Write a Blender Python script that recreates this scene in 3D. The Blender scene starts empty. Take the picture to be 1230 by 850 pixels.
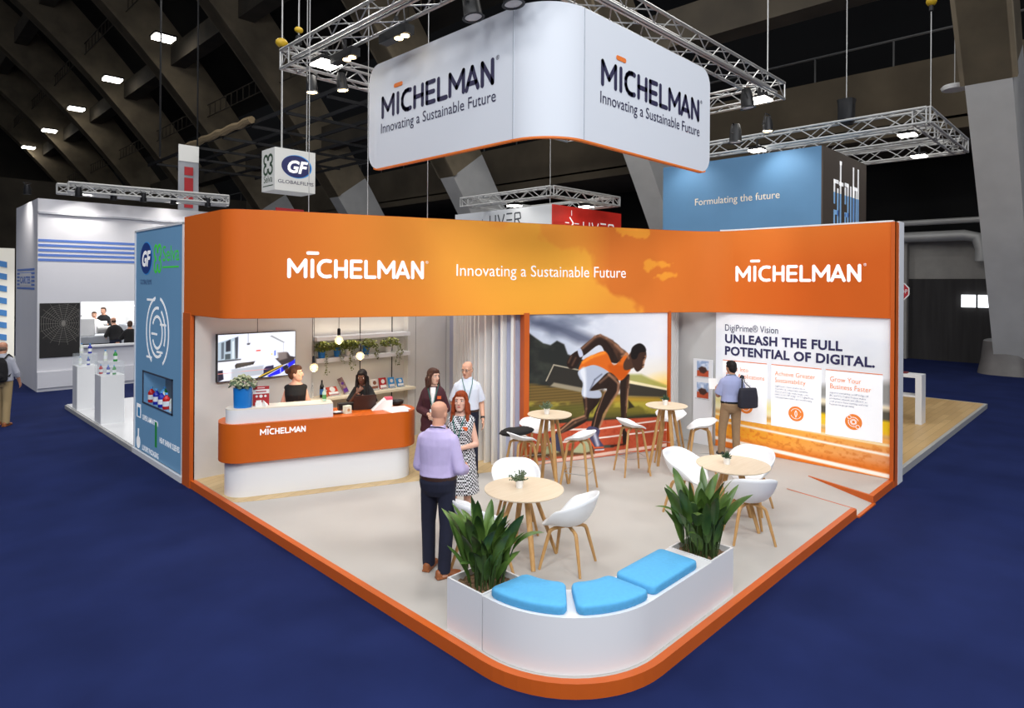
import bpy, math, random
import numpy as np
from mathutils import Vector, Matrix
PI = math.pi
SC = bpy.context.scene
COL = SC.collection
random.seed(7)
P = 0.11            # height of the raised stand floor
# ------------------------------------------------------------------ materials
def lin(c):
    r = []
    for v in c[:3]:
        v = v / 255.0
        r.append(v / 12.92 if v <= 0.04045 else ((v + 0.055) / 1.055) ** 2.4)
    return tuple(r)
MATS = {}
def mat(name, rgb, rough=0.5, metal=0.0, emit=0.0, var=0.0, scale=8.0, bump=0.0, stretch=None, rgb2=None, spec=None, alpha=None):
    if name in MATS: return MATS[name]
    m = bpy.data.materials.new(name); m.use_nodes = True
    nt = m.node_tree; b = nt.nodes['Principled BSDF']
    c = lin(rgb) + (1.0,)
    b.inputs['Base Color'].default_value = c
    b.inputs['Roughness'].default_value = rough
    b.inputs['Metallic'].default_value = metal
    if spec is not None: b.inputs['Specular IOR Level'].default_value = spec
    if emit:
        b.inputs['Emission Color'].default_value = c
        b.inputs['Emission Strength'].default_value = emit
    if alpha is not None: b.inputs['Alpha'].default_value = alpha
    if var or rgb2 or bump:
        tc = nt.nodes.new('ShaderNodeTexCoord'); mp = nt.nodes.new('ShaderNodeMapping')
        nz = nt.nodes.new('ShaderNodeTexNoise'); nz.inputs['Scale'].default_value = scale
        nz.inputs['Detail'].default_value = 5.0
        if stretch: mp.inputs['Scale'].default_value = stretch
        nt.links.new(tc.outputs['Object'], mp.inputs['Vector']); nt.links.new(mp.outputs['Vector'], nz.inputs['Vector'])
        rp = nt.nodes.new('ShaderNodeValToRGB')
        rp.color_ramp.elements[0].position = 0.3; rp.color_ramp.elements[1].position = 0.7
        if rgb2: c0, c1 = lin(rgb), lin(rgb2)
        else:
            c0 = tuple(v * (1 - var) for v in c[:3]); c1 = tuple(min(1, v * (1 + var)) for v in c[:3])
        rp.color_ramp.elements[0].color = c0 + (1,); rp.color_ramp.elements[1].color = c1 + (1,)
        nt.links.new(nz.outputs['Fac'], rp.inputs['Fac'])
        nt.links.new(rp.outputs['Color'], b.inputs['Base Color'])
        if bump:
            bp = nt.nodes.new('ShaderNodeBump'); bp.inputs['Strength'].default_value = bump; bp.inputs['Distance'].default_value = 0.01
            nt.links.new(nz.outputs['Fac'], bp.inputs['Height']); nt.links.new(bp.outputs['Normal'], b.inputs['Normal'])
    MATS[name] = m
    return m
def mat_check(name, c0, c1, scale):
    m = bpy.data.materials.new(name); m.use_nodes = True; nt = m.node_tree; b = nt.nodes['Principled BSDF']
    tc = nt.nodes.new('ShaderNodeTexCoord'); ck = nt.nodes.new('ShaderNodeTexChecker')
    ck.inputs['Scale'].default_value = scale
    ck.inputs['Color1'].default_value = lin(c0) + (1,); ck.inputs['Color2'].default_value = lin(c1) + (1,)
    nt.links.new(tc.outputs['Object'], ck.inputs['Vector']); nt.links.new(ck.outputs['Color'], b.inputs['Base Color'])
    b.inputs['Roughness'].default_value = 0.8
    MATS[name] = m; return m
def mat_planks(name, c0, c1, rot=0.0):
    m = bpy.data.materials.new(name); m.use_nodes = True; nt = m.node_tree; b = nt.nodes['Principled BSDF']
    tc = nt.nodes.new('ShaderNodeTexCoord'); mp = nt.nodes.new('ShaderNodeMapping'); mp.inputs['Rotation'].default_value = (0, 0, rot)
    br = nt.nodes.new('ShaderNodeTexBrick'); br.inputs['Scale'].default_value = 1.0
    br.inputs['Color1'].default_value = lin(c0) + (1,); br.inputs['Color2'].default_value = lin(c1) + (1,)
    br.inputs['Mortar'].default_value = tuple(v * 0.75 for v in lin(c1)) + (1,)
    br.inputs['Mortar Size'].default_value = 0.004; br.inputs['Brick Width'].default_value = 1.3; br.inputs['Row Height'].default_value = 0.14
    nt.links.new(tc.outputs['Object'], mp.inputs['Vector']); nt.links.new(mp.outputs['Vector'], br.inputs['Vector'])
    nt.links.new(br.outputs['Color'], b.inputs['Base Color']); b.inputs['Roughness'].default_value = 0.45
    MATS[name] = m; return m
def mat_paint(name, emit=0.0, rough=0.6):
    """printed surface: colours come from the mesh's own colour attribute"""
    if name in MATS: return MATS[name]
    m = bpy.data.materials.new(name); m.use_nodes = True; nt = m.node_tree; b = nt.nodes['Principled BSDF']
    a = nt.nodes.new('ShaderNodeAttribute'); a.attribute_name = 'print'
    nt.links.new(a.outputs['Color'], b.inputs['Base Color']); b.inputs['Roughness'].default_value = rough
    b.inputs['Specular IOR Level'].default_value = 0.2
    if emit:
        nt.links.new(a.outputs['Color'], b.inputs['Emission Color']); b.inputs['Emission Strength'].default_value = emit
    MATS[name] = m; return m
def mat_screen(name, k=.9):
    m = bpy.data.materials.new(name); m.use_nodes = True; nt = m.node_tree; b = nt.nodes['Principled BSDF']
    a = nt.nodes.new('ShaderNodeAttribute'); a.attribute_name = 'print'
    b.inputs['Base Color'].default_value = (.01, .01, .012, 1); b.inputs['Roughness'].default_value = .3
    nt.links.new(a.outputs['Color'], b.inputs['Emission Color']); b.inputs['Emission Strength'].default_value = k
    MATS[name] = m; return m
def mat_glass(name, rgb=(230, 240, 245), alpha=0.25):
    if name in MATS: return MATS[name]
    m = bpy.data.materials.new(name); m.use_nodes = True; nt = m.node_tree
    b = nt.nodes['Principled BSDF']; out = nt.nodes['Material Output']
    b.inputs['Base Color'].default_value = lin(rgb) + (1,); b.inputs['Roughness'].default_value = 0.05
    tr = nt.nodes.new('ShaderNodeBsdfTransparent'); mx = nt.nodes.new('ShaderNodeMixShader'); mx.inputs['Fac'].default_value = alpha
    nt.links.new(tr.outputs[0], mx.inputs[1]); nt.links.new(b.outputs[0], mx.inputs[2]); nt.links.new(mx.outputs[0], out.inputs['Surface'])
    MATS[name] = m; return m

# ------------------------------------------------------------------ mesh builder
class MB:
    def __init__(s): s.v = []; s.f = []; s.m = []
    def add(s, vs, fs, mi=0):
        o = len(s.v); s.v += [tuple(x) for x in vs]
        for f in fs: s.f.append(tuple(i + o for i in f)); s.m.append(mi)
        return s
    def box(s, x0, x1, y0, y1, z0, z1, mi=0, M=None):
        vs = [(x, y, z) for z in (z0, z1) for y in (y0, y1) for x in (x0, x1)]
        if M is not None: vs = [M @ Vector(q) for q in vs]
        return s.add(vs, [(0, 2, 3, 1), (4, 5, 7, 6), (0, 1, 5, 4), (2, 6, 7, 3), (0, 4, 6, 2), (1, 3, 7, 5)], mi)
    def prism(s, poly, z0, z1, mi=0, M=None, mi_top=None):
        n = len(poly)
        if sum(poly[i][0] * poly[(i + 1) % n][1] - poly[(i + 1) % n][0] * poly[i][1] for i in range(n)) < 0: poly = poly[::-1]
        vs = [(q[0], q[1], z0) for q in poly] + [(q[0], q[1], z1) for q in poly]
        if M is not None: vs = [M @ Vector(q) for q in vs]
        s.add(vs, [(i, (i + 1) % n, n + (i + 1) % n, n + i) for i in range(n)] + [tuple(range(n))[::-1]], mi)
        return s.add(vs[n:], [tuple(range(n))], mi if mi_top is None else mi_top)
    def loft(s, rings, mi=0, cap=True):
        n = len(rings[0]); o = len(s.v)
        for r in rings: s.v += [tuple(q) for q in r]
        for k in range(len(rings) - 1):
            for i in range(n):
                s.f.append((o + k * n + i, o + k * n + (i + 1) % n, o + (k + 1) * n + (i + 1) % n, o + (k + 1) * n + i)); s.m.append(mi)
        if cap:
            s.f.append(tuple(o + i for i in range(n))[::-1]); s.m.append(mi)
            k = (len(rings) - 1) * n
            s.f.append(tuple(o + k + i for i in range(n))); s.m.append(mi)
        return s
    def tube(s, pts, r, seg=8, mi=0, cap=True, flat=1.0):
        pts = [Vector(q) for q in pts]; n = len(pts)
        rs = r if isinstance(r, (list, tuple)) else [r] * n
        t0 = (pts[1] - pts[0]).normalized()
        u = t0.cross(Vector((0, 0, 1)));
        if u.length < 1e-3: u = t0.cross(Vector((0, 1, 0)))
        u.normalize(); rings = []
        for i in range(n):
            t = (pts[min(i + 1, n - 1)] - pts[max(i - 1, 0)]).normalized()
            u = (u - t * u.dot(t)); u.normalize(); w = t.cross(u)
            rings.append([pts[i] + u * (rs[i] * math.cos(2 * PI * k / seg)) + w * (rs[i] * flat * math.sin(2 * PI * k / seg)) for k in range(seg)])
        return s.loft(rings, mi, cap)
    def lathe(s, prof, seg=24, o=(0, 0, 0), mi=0, M=None, cap=True):
        rings = [[Vector((o[0] + r * math.cos(2 * PI * k / seg), o[1] + r * math.sin(2 * PI * k / seg), o[2] + z)) for k in range(seg)] for r, z in prof]
        if M is not None: rings = [[M @ q for q in r] for r in rings]
        return s.loft(rings, mi, cap)
    def ell(s, c, r, seg=12, mi=0, M=None, n=8):
        c = Vector(c); rings = []
        for j in range(1, n):
            a = -PI / 2 + PI * j / n
            ring = [Vector((r[0] * math.cos(a) * math.cos(2 * PI * k / seg), r[1] * math.cos(a) * math.sin(2 * PI * k / seg), r[2] * math.sin(a))) for k in range(seg)]
            if M is not None: ring = [M.to_3x3() @ q for q in ring]
            rings.append([c + q for q in ring])
        s.loft(rings, mi, False); o = len(s.v) - seg * (n - 1)
        lo = Vector((0, 0, -r[2])); hi = Vector((0, 0, r[2]))
        if M is not None: lo = M.to_3x3() @ lo; hi = M.to_3x3() @ hi
        s.v += [tuple(c + lo), tuple(c + hi)]; L = len(s.v)
        for i in range(seg):
            s.f.append((o + (i + 1) % seg, o + i, L - 2)); s.m.append(mi)
            s.f.append((o + (n - 2) * seg + i, o + (n - 2) * seg + (i + 1) % seg, L - 1)); s.m.append(mi)
        return s
    def cone(s, p0, p1, r0, r1, seg=12, mi=0):
        """round-ended tapered capsule"""
        p0 = Vector(p0); p1 = Vector(p1); d = p1 - p0; L = d.length; t = d / L
        pts = []; rr = []
        for a in (-80, -55, -28): pts.append(p0 + t * r0 * math.sin(math.radians(a))); rr.append(r0 * math.cos(math.radians(a)))
        for k in range(5): pts.append(p0 + d * k / 4); rr.append(r0 + (r1 - r0) * k / 4)
        for a in (28, 55, 80): pts.append(p1 + t * r1 * math.sin(math.radians(a))); rr.append(r1 * math.cos(math.radians(a)))
        return s.tube(pts, rr, seg, mi)
    def grid(s, fn, nu, nv, mi=0):
        o = len(s.v)
        for j in range(nv + 1):
            for i in range(nu + 1): s.v.append(tuple(fn(i / nu, j / nv)))
        for j in range(nv):
            for i in range(nu):
                a = o + j * (nu + 1) + i; s.f.append((a, a + 1, a + nu + 2, a + nu + 1)); s.m.append(mi)
        return s
    def stroke(s, pts, w, z=0.0, mi=0, h=0.002, seg=10, cap=True):
        """flat round-capped pen strokes in the xy plane, slightly raised"""
        for a, b in zip(pts[:-1], pts[1:]):
            dx, dy = b[0] - a[0], b[1] - a[1]; ang = math.atan2(dy, dx); poly = []
            if cap:
                for k in range(seg + 1):
                    q = ang + PI / 2 + PI * k / seg; poly.append((a[0] + w / 2 * math.cos(q), a[1] + w / 2 * math.sin(q)))
                for k in range(seg + 1):
                    q = ang - PI / 2 + PI * k / seg; poly.append((b[0] + w / 2 * math.cos(q), b[1] + w / 2 * math.sin(q)))
            else:
                c, q = math.cos(ang + PI / 2) * w / 2, math.sin(ang + PI / 2) * w / 2
                poly = [(a[0] + c, a[1] + q), (a[0] - c, a[1] - q), (b[0] - c, b[1] - q), (b[0] + c, b[1] + q)]
            s.prism(poly, z, z + h, mi)
        return s
    def xf(s, M): s.v = [tuple(M @ Vector(q)) for q in s.v]; return s
    def mesh(s, name, mats, sharp=35):
        me = bpy.data.meshes.new(name); me.from_pydata(s.v, [], s.f)
        for m in (mats if isinstance(mats, (list, tuple)) else [mats]): me.materials.append(m)
        me.polygons.foreach_set('material_index', s.m)
        me.polygons.foreach_set('use_smooth', [True] * len(s.f))
        if sharp is not None: me.set_sharp_from_angle(angle=math.radians(sharp))
        me.update(); return me
def wm(o):
    M = o.matrix_basis.copy()
    if o.parent: M = wm(o.parent) @ o.matrix_parent_inverse @ M
    return M
def link(name, me, parent=None, label=None):
    o = bpy.data.objects.new(name, me); COL.objects.link(o)
    if parent is not None:
        o.parent = parent; o.matrix_parent_inverse = wm(parent).inverted()
    if label: o['label'] = label
    return o
def obj(name, mb, mats, parent=None, label=None, sharp=35, bevel=0):
    o = link(name, mb.mesh(name, mats, sharp), parent, label)
    if bevel:
        b = o.modifiers.new('bevel', 'BEVEL'); b.width = bevel; b.segments = 2; b.limit_method = 'ANGLE'; b.angle_limit = math.radians(50)
    return o
def tag(o, label, cat, group=None, kind=None):
    o['label'] = label; o['category'] = cat
    if group: o['group'] = group
    if kind: o['kind'] = kind
    return o
def thing(name, label, cat, loc=(0, 0, 0), rz=0, group=None):
    o = bpy.data.objects.new(name, None); COL.objects.link(o); o.empty_display_size = 0.1
    o.location = loc; o.rotation_euler = (0, 0, rz)
    return tag(o, label, cat, group)
def struct(name, mb, mats, parent=None, sharp=35):
    o = obj(name, mb, mats, parent, None, sharp); o['kind'] = 'structure'; return o
def kids(o): return [c for c in COL.objects if c.parent == o]
def dup(root, loc, rz=0, label=None, group=None):
    def rec(o, par):
        c = o.copy(); COL.objects.link(c)
        if par is not None: c.parent = par
        for ch in kids(o): rec(ch, c)
        return c
    r = rec(root, None); r.location = loc; r.rotation_euler = (0, 0, rz)
    if label: r['label'] = label
    if group: r['group'] = group
    return r
def bake(mb, mats, name, voxel=0.01, smooth=3, parent=None, fac=0.5, label=None):
    """fuse overlapping shapes into one continuous skin"""
    me = mb.mesh(name, mats, None); t = bpy.data.objects.new('tmp', me); COL.objects.link(t)
    r = t.modifiers.new('r', 'REMESH'); r.mode = 'VOXEL'; r.voxel_size = voxel
    if smooth:
        q = t.modifiers.new('s', 'SMOOTH'); q.factor = fac; q.iterations = smooth
    dg = bpy.context.evaluated_depsgraph_get(); dg.update()
    m2 = bpy.data.meshes.new_from_object(t.evaluated_get(dg)); m2.name = name
    m2.polygons.foreach_set('use_smooth', [True] * len(m2.polygons))
    if not m2.materials:
        for m in (mats if isinstance(mats, (list, tuple)) else [mats]): m2.materials.append(m)
    bpy.data.objects.remove(t); bpy.data.meshes.remove(me)
    return link(name, m2, parent, label)
# plane frame: x = R (to the viewer's right), y = up, z = N (towards the viewer)
def frame(O, R, off=0.0, U=(0, 0, 1)):
    R = Vector(R).normalized(); U = Vector(U); N = R.cross(U).normalized(); O = Vector(O) + N * off
    return Matrix(((R.x, U.x, N.x, O.x), (R.y, U.y, N.y, O.y), (R.z, U.z, N.z, O.z), (0, 0, 0, 1)))
def text_mb(s, size=0.1, align='LEFT', sx=1.0, bold=0.0, shear=0.0, h=0.002, width=None, spacing=1.0, res=3):
    cu = bpy.data.curves.new('t', 'FONT'); cu.body = s; cu.size = size; cu.align_x = align; cu.offset = bold
    cu.shear = shear; cu.resolution_u = res; cu.space_character = spacing
    o = bpy.data.objects.new('t', cu); COL.objects.link(o)
    dg = bpy.context.evaluated_depsgraph_get(); dg.update()
    me = bpy.data.meshes.new_from_object(o.evaluated_get(dg))
    mb = MB(); mb.v = [(v.co.x, v.co.y, h) for v in me.vertices]; mb.f = [tuple(p.vertices) for p in me.polygons]; mb.m = [0] * len(mb.f)
    bpy.data.objects.remove(o); bpy.data.curves.remove(cu); bpy.data.meshes.remove(me)
    if width:
        xs = [v[0] for v in mb.v]; w = max(xs) - min(xs); sx = width / w
        x0 = min(xs) if align == 'LEFT' else 0
        mb.v = [((v[0] - x0) * sx, v[1], v[2]) for v in mb.v]
    elif sx != 1: mb.v = [(v[0] * sx, v[1], v[2]) for v in mb.v]
    return mb
def text(name, s, M, x, y, size, m, parent, **k):
    mb = text_mb(s, size, **k).xf(M @ Matrix.Translation((x, y, 0)))
    return obj(name, mb, m, parent, sharp=None)
LETTER = {
 'M': (1.0, [[(0, 0), (0, 1), (.5, .3), (1, 1), (1, 0)]]), 'I': (0.0, [[(0, 0), (0, 1)]]),
 'C': (.72, [[(.72, .97), (.5, 1), (.28, .97), (.1, .84), (0, .65), (0, .35), (.1, .16), (.28, .03), (.5, 0), (.72, .03)]]),
 'H': (.66, [[(0, 0), (0, 1)], [(.66, 0), (.66, 1)], [(0, .5), (.66, .5)]]),
 'E': (.6, [[(.6, 0), (0, 0), (0, 1), (.6, 1)], [(0, .5), (.55, .5)]]), 'L': (.6, [[(0, 1), (0, 0), (.6, 0)]]),
 'A': (.8, [[(0, 0), (.4, 1), (.8, 0)], [(.13, .27), (.67, .27)]]), 'N': (.68, [[(0, 0), (0, 1), (.68, 0), (.68, 1)]]),
}
def logo_mb(W, H, w):
    """round-stroke word mark of width W, cap height H, pen width w; returns (letters, bar)"""
    word = 'MICHELMAN'; gap = [.42, .40, .36, .36, .34, .28, .22, .30]; ws = []; x = 0; xs = []
    for i, ch in enumerate(word):
        xs.append(x); x += LETTER[ch][0] + (gap[i] if i < len(gap) else 0)
    k = (W - w) / x; mb = MB(); bar = MB()
    for i, ch in enumerate(word):
        for st in LETTER[ch][1]: mb.stroke([(w / 2 + k * (xs[i] + q[0]), w / 2 + (H - w) * q[1]) for q in st], w)
        if ch == 'I':
            cx = w / 2 + k * xs[i]; bar.stroke([(cx - W * .030, H + w * 1.55), (cx + W * .035, H + w * 1.55)], w * .95)
    return mb, bar
def ring_pts(cx, cy, rx, ry, a0, a1, n=24):
    return [(cx + rx * math.cos(math.radians(a0 + (a1 - a0) * k / n)), cy + ry * math.sin(math.radians(a0 + (a1 - a0) * k / n))) for k in range(n + 1)]
def disc_poly(cx, cy, r, n=32, ry=None): return [(cx + r * math.cos(2 * PI * k / n), cy + (ry or r) * math.sin(2 * PI * k / n)) for k in range(n)]
# ------------------------------------------------------------------ painted prints (colour attribute computed on a fine grid)
def poly_mask(X, Y, poly, soft=0.004):
    inside = np.zeros(X.shape, bool); dist = np.full(X.shape, 9.0); n = len(poly)
    for i in range(n):
        (x0, y0), (x1, y1) = poly[i], poly[(i + 1) % n]
        c = ((y0 > Y) != (y1 > Y)); xi = (x1 - x0) * (Y - y0) / ((y1 - y0) if abs(y1 - y0) > 1e-12 else 1e-12) + x0
        inside ^= (c & (X < xi))
        dx, dy = x1 - x0, y1 - y0; L = dx * dx + dy * dy + 1e-12
        t = np.clip(((X - x0) * dx + (Y - y0) * dy) / L, 0, 1); dist = np.minimum(dist, np.hypot(X - x0 - t * dx, Y - y0 - t * dy))
    sd = np.where(inside, dist, -dist)
    return np.clip(sd / soft + .5, 0, 1)
def fnoise(X, Y, sx, sy, seed=0, octs=4):
    rng = np.random.RandomState(seed); out = np.zeros(X.shape); amp = 1.0; tot = 0
    for o in range(octs):
        g = rng.rand(64, 64); fx = np.mod(X * sx * 2 ** o, 63.0); fy = np.mod(Y * sy * 2 ** o, 63.0)
        i = fx.astype(int); j = fy.astype(int); u = fx - i; v = fy - j; u = u * u * (3 - 2 * u); v = v * v * (3 - 2 * v)
        i1 = (i + 1) % 64; j1 = (j + 1) % 64
        out += amp * ((g[j, i] * (1 - u) + g[j, i1] * u) * (1 - v) + (g[j1, i] * (1 - u) + g[j1, i1] * u) * v); tot += amp; amp *= .5
    return out / tot
class Canvas:
    def __init__(s, nu, nv):
        s.nu, s.nv = nu, nv; u = np.linspace(0, 1, nu + 1); v = np.linspace(0, 1, nv + 1); s.X, s.Y = np.meshgrid(u, v)
        s.C = np.zeros(s.X.shape + (3,))
    def fill(s, mask, rgb, a=1.0):
        c = np.array(rgb, float)
        m = (mask * a)[..., None]; s.C = s.C * (1 - m) + c * m
    def poly(s, pts, rgb, soft=.004, a=1.0): s.fill(poly_mask(s.X, s.Y, pts, soft), rgb, a)
    def line(s, pts, w, rgb, soft=.003, a=1.0):
        for p0, p1 in zip(pts[:-1], pts[1:]):
            dx, dy = p1[0] - p0[0], p1[1] - p0[1]; L = dx * dx + dy * dy + 1e-12
            t = np.clip(((s.X - p0[0]) * dx + (s.Y - p0[1]) * dy) / L, 0, 1)
            d = np.hypot(s.X - p0[0] - t * dx, s.Y - p0[1] - t * dy); s.fill(np.clip((w / 2 - d) / soft + .5, 0, 1), rgb, a)
    def ell(s, cx, cy, rx, ry, rgb, soft=.1, a=1.0):
        d = np.hypot((s.X - cx) / rx, (s.Y - cy) / ry); s.fill(np.clip((1 - d) / soft, 0, 1), rgb, a)
    def sheet(s, name, fn, m, parent=None, label=None):
        """fn(u, v, X array, Y array) -> Nx3 world points; v = 0 is the top row"""
        pts = fn(s.X.ravel(), s.Y.ravel()); n1 = s.nu + 1
        a = (np.arange(s.nv)[:, None] * n1 + np.arange(s.nu)[None, :]).ravel()
        F = np.stack([a + n1, a + n1 + 1, a + 1, a], 1)
        me = bpy.data.meshes.new(name); me.from_pydata(pts.tolist(), [], F.tolist()); me.materials.append(m)
        at = me.color_attributes.new('print', 'FLOAT_COLOR', 'POINT')
        c = np.clip(s.C.reshape(-1, 3) / 255.0, 0, 1); c = np.where(c <= .04045, c / 12.92, ((c + .055) / 1.055) ** 2.4)
        at.data.foreach_set('color', np.concatenate([c, np.ones((len(c), 1))], 1).astype(np.float32).ravel())
        me.polygons.foreach_set('use_smooth', [True] * len(me.polygons)); me.update()
        return link(name, me, parent, label)
def plane_fn(M, w, h):
    A = np.array(M)
    return lambda u, v: np.stack([u * w, (1 - v) * h, u * 0, u * 0 + 1], 1) @ A.T[:, :3]
# ================================================================== materials
white = mat('white_laminate', (232, 233, 235), .35)
white_wall = mat('white_wall_panel', (214, 212, 208), .55, var=.03, scale=3)
grey_wall = mat('pale_grey_panel', (205, 204, 202), .5)
orange = mat('orange_laminate', (206, 96, 18), .4, var=.04, scale=2)
orange_d = mat('orange_paint', (200, 92, 24), .45, var=.04, scale=3)
navy = mat('navy_ink', (38, 36, 72), .6)
ink_white = mat('white_lettering', (250, 250, 250), .5, emit=.25)
ink_orange = mat('orange_ink', (232, 120, 40), .6)
black = mat('black_plastic', (18, 18, 20), .5)
dark_metal = mat('dark_metal', (38, 38, 40), .45, metal=.6)
alu = mat('aluminium', (178, 178, 176), .4, metal=.7)
alu_matt = mat('matt_aluminium', (184, 184, 182), .5, metal=.3)
oak = mat('oak', (196, 154, 98), .5, rgb2=(176, 132, 78), scale=5, stretch=(9, 9, 1))
oak_top = mat('pale_oak_top', (224, 208, 184), .45, rgb2=(216, 198, 171), scale=3, stretch=(1.2, 14, 1))
shell_m = mat('white_shell_plastic', (238, 240, 243), .38)
blue_pot = mat('blue_ceramic', (22, 118, 200), .4)
white_pot = mat('white_ceramic', (238, 238, 236), .35)
soil = mat('bark_soil', (70, 48, 34), .95, rgb2=(140, 112, 82), scale=45, bump=.8)
leaf = mat('dark_green_leaf', (44, 76, 32), .38, rgb2=(104, 134, 62), scale=5, stretch=(1, 1, .6))
ivy_m = mat('ivy_leaf', (44, 70, 26), .5, rgb2=(146, 150, 60), scale=22)
concrete = mat('concrete', (134, 121, 99), .9, rgb2=(104, 94, 77), scale=.7, bump=.2)
concrete_d = mat('dark_concrete', (86, 78, 65), .95, rgb2=(64, 58, 49), scale=.5)
paint_col = mat('white_painted_concrete', (196, 195, 192), .8, var=.05, scale=1.5)
roof_m = mat('dark_roof', (30, 28, 25), 1.0, rgb2=(44, 40, 34), scale=.3)
lamp_w = mat('lamp_white', (255, 250, 240), emit=14)
lamp_y = mat('lamp_warm', (255, 226, 170), emit=9)
cushion_m = mat('light_blue_fabric', (88, 172, 222), .9, var=.05, scale=30)
glass = mat_glass('clear_glass')
acr = mat_glass('clear_acrylic', alpha=.18)
print_glow = mat_paint('printed_board_glow', emit=.07)  # faint glow added to brighten the fascia print; the brochures share it
print_emit = mat_paint('printed_emissive', emit=.16)  # both large wall prints emit a little of their own colour
screen_m = mat_screen('screen_glow', 1.25)
carpet = mat('blue_carpet', (22, 32, 72), .95, rgb2=(28, 39, 84), scale=1.2, bump=.15, spec=.1)
vinyl = mat('grey_vinyl', (184, 181, 176), .55, var=.03, scale=1.5)
wood_floor = mat_planks('pale_wood_floor', (208, 182, 136), (194, 166, 120), rot=-.374)
wood_floor2 = mat_planks('oak_laminate_floor', (205, 172, 120), (186, 152, 102), rot=0)

# ================================================================== geometry of the stand
A0 = Vector((3.66, 8.52, 0)); DV = Vector((.931, -.365, 0)); NB = Vector((.365, .931, 0))
def FP(a, b, z=0): return A0 + DV * a + NB * b + Vector((0, 0, z))
RZ_D = math.atan2(DV.y, DV.x)
def arc(cx, cy, r, a0, a1, n=14): return [(cx + r * math.cos(math.radians(a0 + (a1 - a0) * k / n)), cy + r * math.sin(math.radians(a0 + (a1 - a0) * k / n))) for k in range(n + 1)]
# hall floor
struct('floor', MB().box(-30, 90, -30, 110, -.3, 0), carpet)
# raised stand floor: rounded front corner, ramp notch in the right edge
K = .07
outer = [(3.4, 10.3)] + arc(4.4, 3.65, 1.0, 180, 270) + [(9.22, 2.65), (9.42, 3.64), (10.3, 3.64), (9.98, 2.65), (11.3, 2.65), (11.3, 10.3)]
inner = [(3.4 + K, 10.3)] + arc(4.4, 3.65, 1.0 - K, 180, 270) + [(9.20, 2.65 + K), (9.42, 3.64), (10.3, 3.64), (9.98, 2.65 + K), (11.3, 2.65 + K), (11.3, 10.3)]
struct('floor_stand', MB().prism(inner, .0, P), vinyl)
edge = MB()
def strip(mb, po, pi, z0, z1):
    for i in range(len(po) - 1):
        a, b, c, d = po[i], po[i + 1], pi[i + 1], pi[i]
        mb.prism([a, b, c, d], z0, z1)
strip(edge, [(3.4, 10.36)] + outer[1:17], [(3.4 + K, 10.36)] + inner[1:17], 0, P + .004)
strip(edge, [(9.98, 2.65), (11.25, 2.65)], [(9.98, 2.65 + K), (11.25, 2.65 + K)], 0, P + .004)
struct('trim_1', edge, orange_d)
# thin glowing line under the kerb in front
ramp = MB(); ramp.add([(9.21, 2.65, .012), (9.975, 2.65, .012), (10.3, 3.645, P), (9.42, 3.645, P), (9.21, 2.65, 0), (9.975, 2.65, 0), (10.3, 3.645, 0), (9.42, 3.645, 0)],
    [(0, 1, 2, 3), (4, 7, 6, 5), (0, 4, 5, 1), (1, 5, 6, 2), (2, 6, 7, 3), (3, 7, 4, 0)])
struct('floor_ramp', ramp, vinyl)
rt = MB(); rt.box(9.23, 9.97, 2.62, 2.66, 0, .02)
rt.prism([(9.95, 2.648), (9.995, 2.648), (10.315, 3.65), (10.285, 3.65)], 0, P + .005)
rt.add([(9.205, 2.66, P + .004), (9.235, 2.66, P + .004), (9.435, 3.64, P + .004), (9.405, 3.64, P + .004)], [(0, 1, 2, 3)])
struct('trim_2', rt, orange_d)
# wood floor behind the fascia line
wf = [(3.48, 8.66), (3.52, 8.60)] + [tuple(FP(a, .0)[:2]) for a in (.15, 2, 4.0)] + [tuple(FP(4.0, .1)[:2]), (7.3, 8.4), (8.3, 10.1), (3.48, 10.1)]
struct('floor_wood', MB().prism(wf, P - .02, P + .004), wood_floor)
# back wall of the reception in one metre modules
Z1 = 4.02
wl = MB()
for x0, x1 in ((3.44, 4.395), (4.405, 5.355)): wl.box(x0, x1, 10.03, 10.10, P, Z1)
for x0, x1 in ((5.36, 6.36), (6.364, 7.34)): wl.box(x0, x1, 10.16, 10.22, P, Z1)
wl.box(5.345, 5.36, 10.03, 10.2, P, Z1); wl.box(7.34, 7.52, 10.03, 10.2, P, Z1); wl.box(7.53, 8.285, 10.03, 10.10, P, Z1); wl.box(8.295, 8.9, 10.03, 10.10, P, Z1)
struct('wall_back', wl, white_wall)
sm = MB()
for x in (4.40, 7.525, 8.29): sm.box(x - .012, x + .012, 10.035, 10.12, P, Z1)
sm.box(6.352, 6.372, 10.158, 10.20, P, Z1); sm.box(7.05, 7.062, 10.145, 10.159, P, Z1)
struct('trim_3', sm, dark_metal)
# orange post at the left end
struct('trim_4', MB().box(3.385, 3.455, 10.03, 10.34, 0, 2.60), orange_d)
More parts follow.
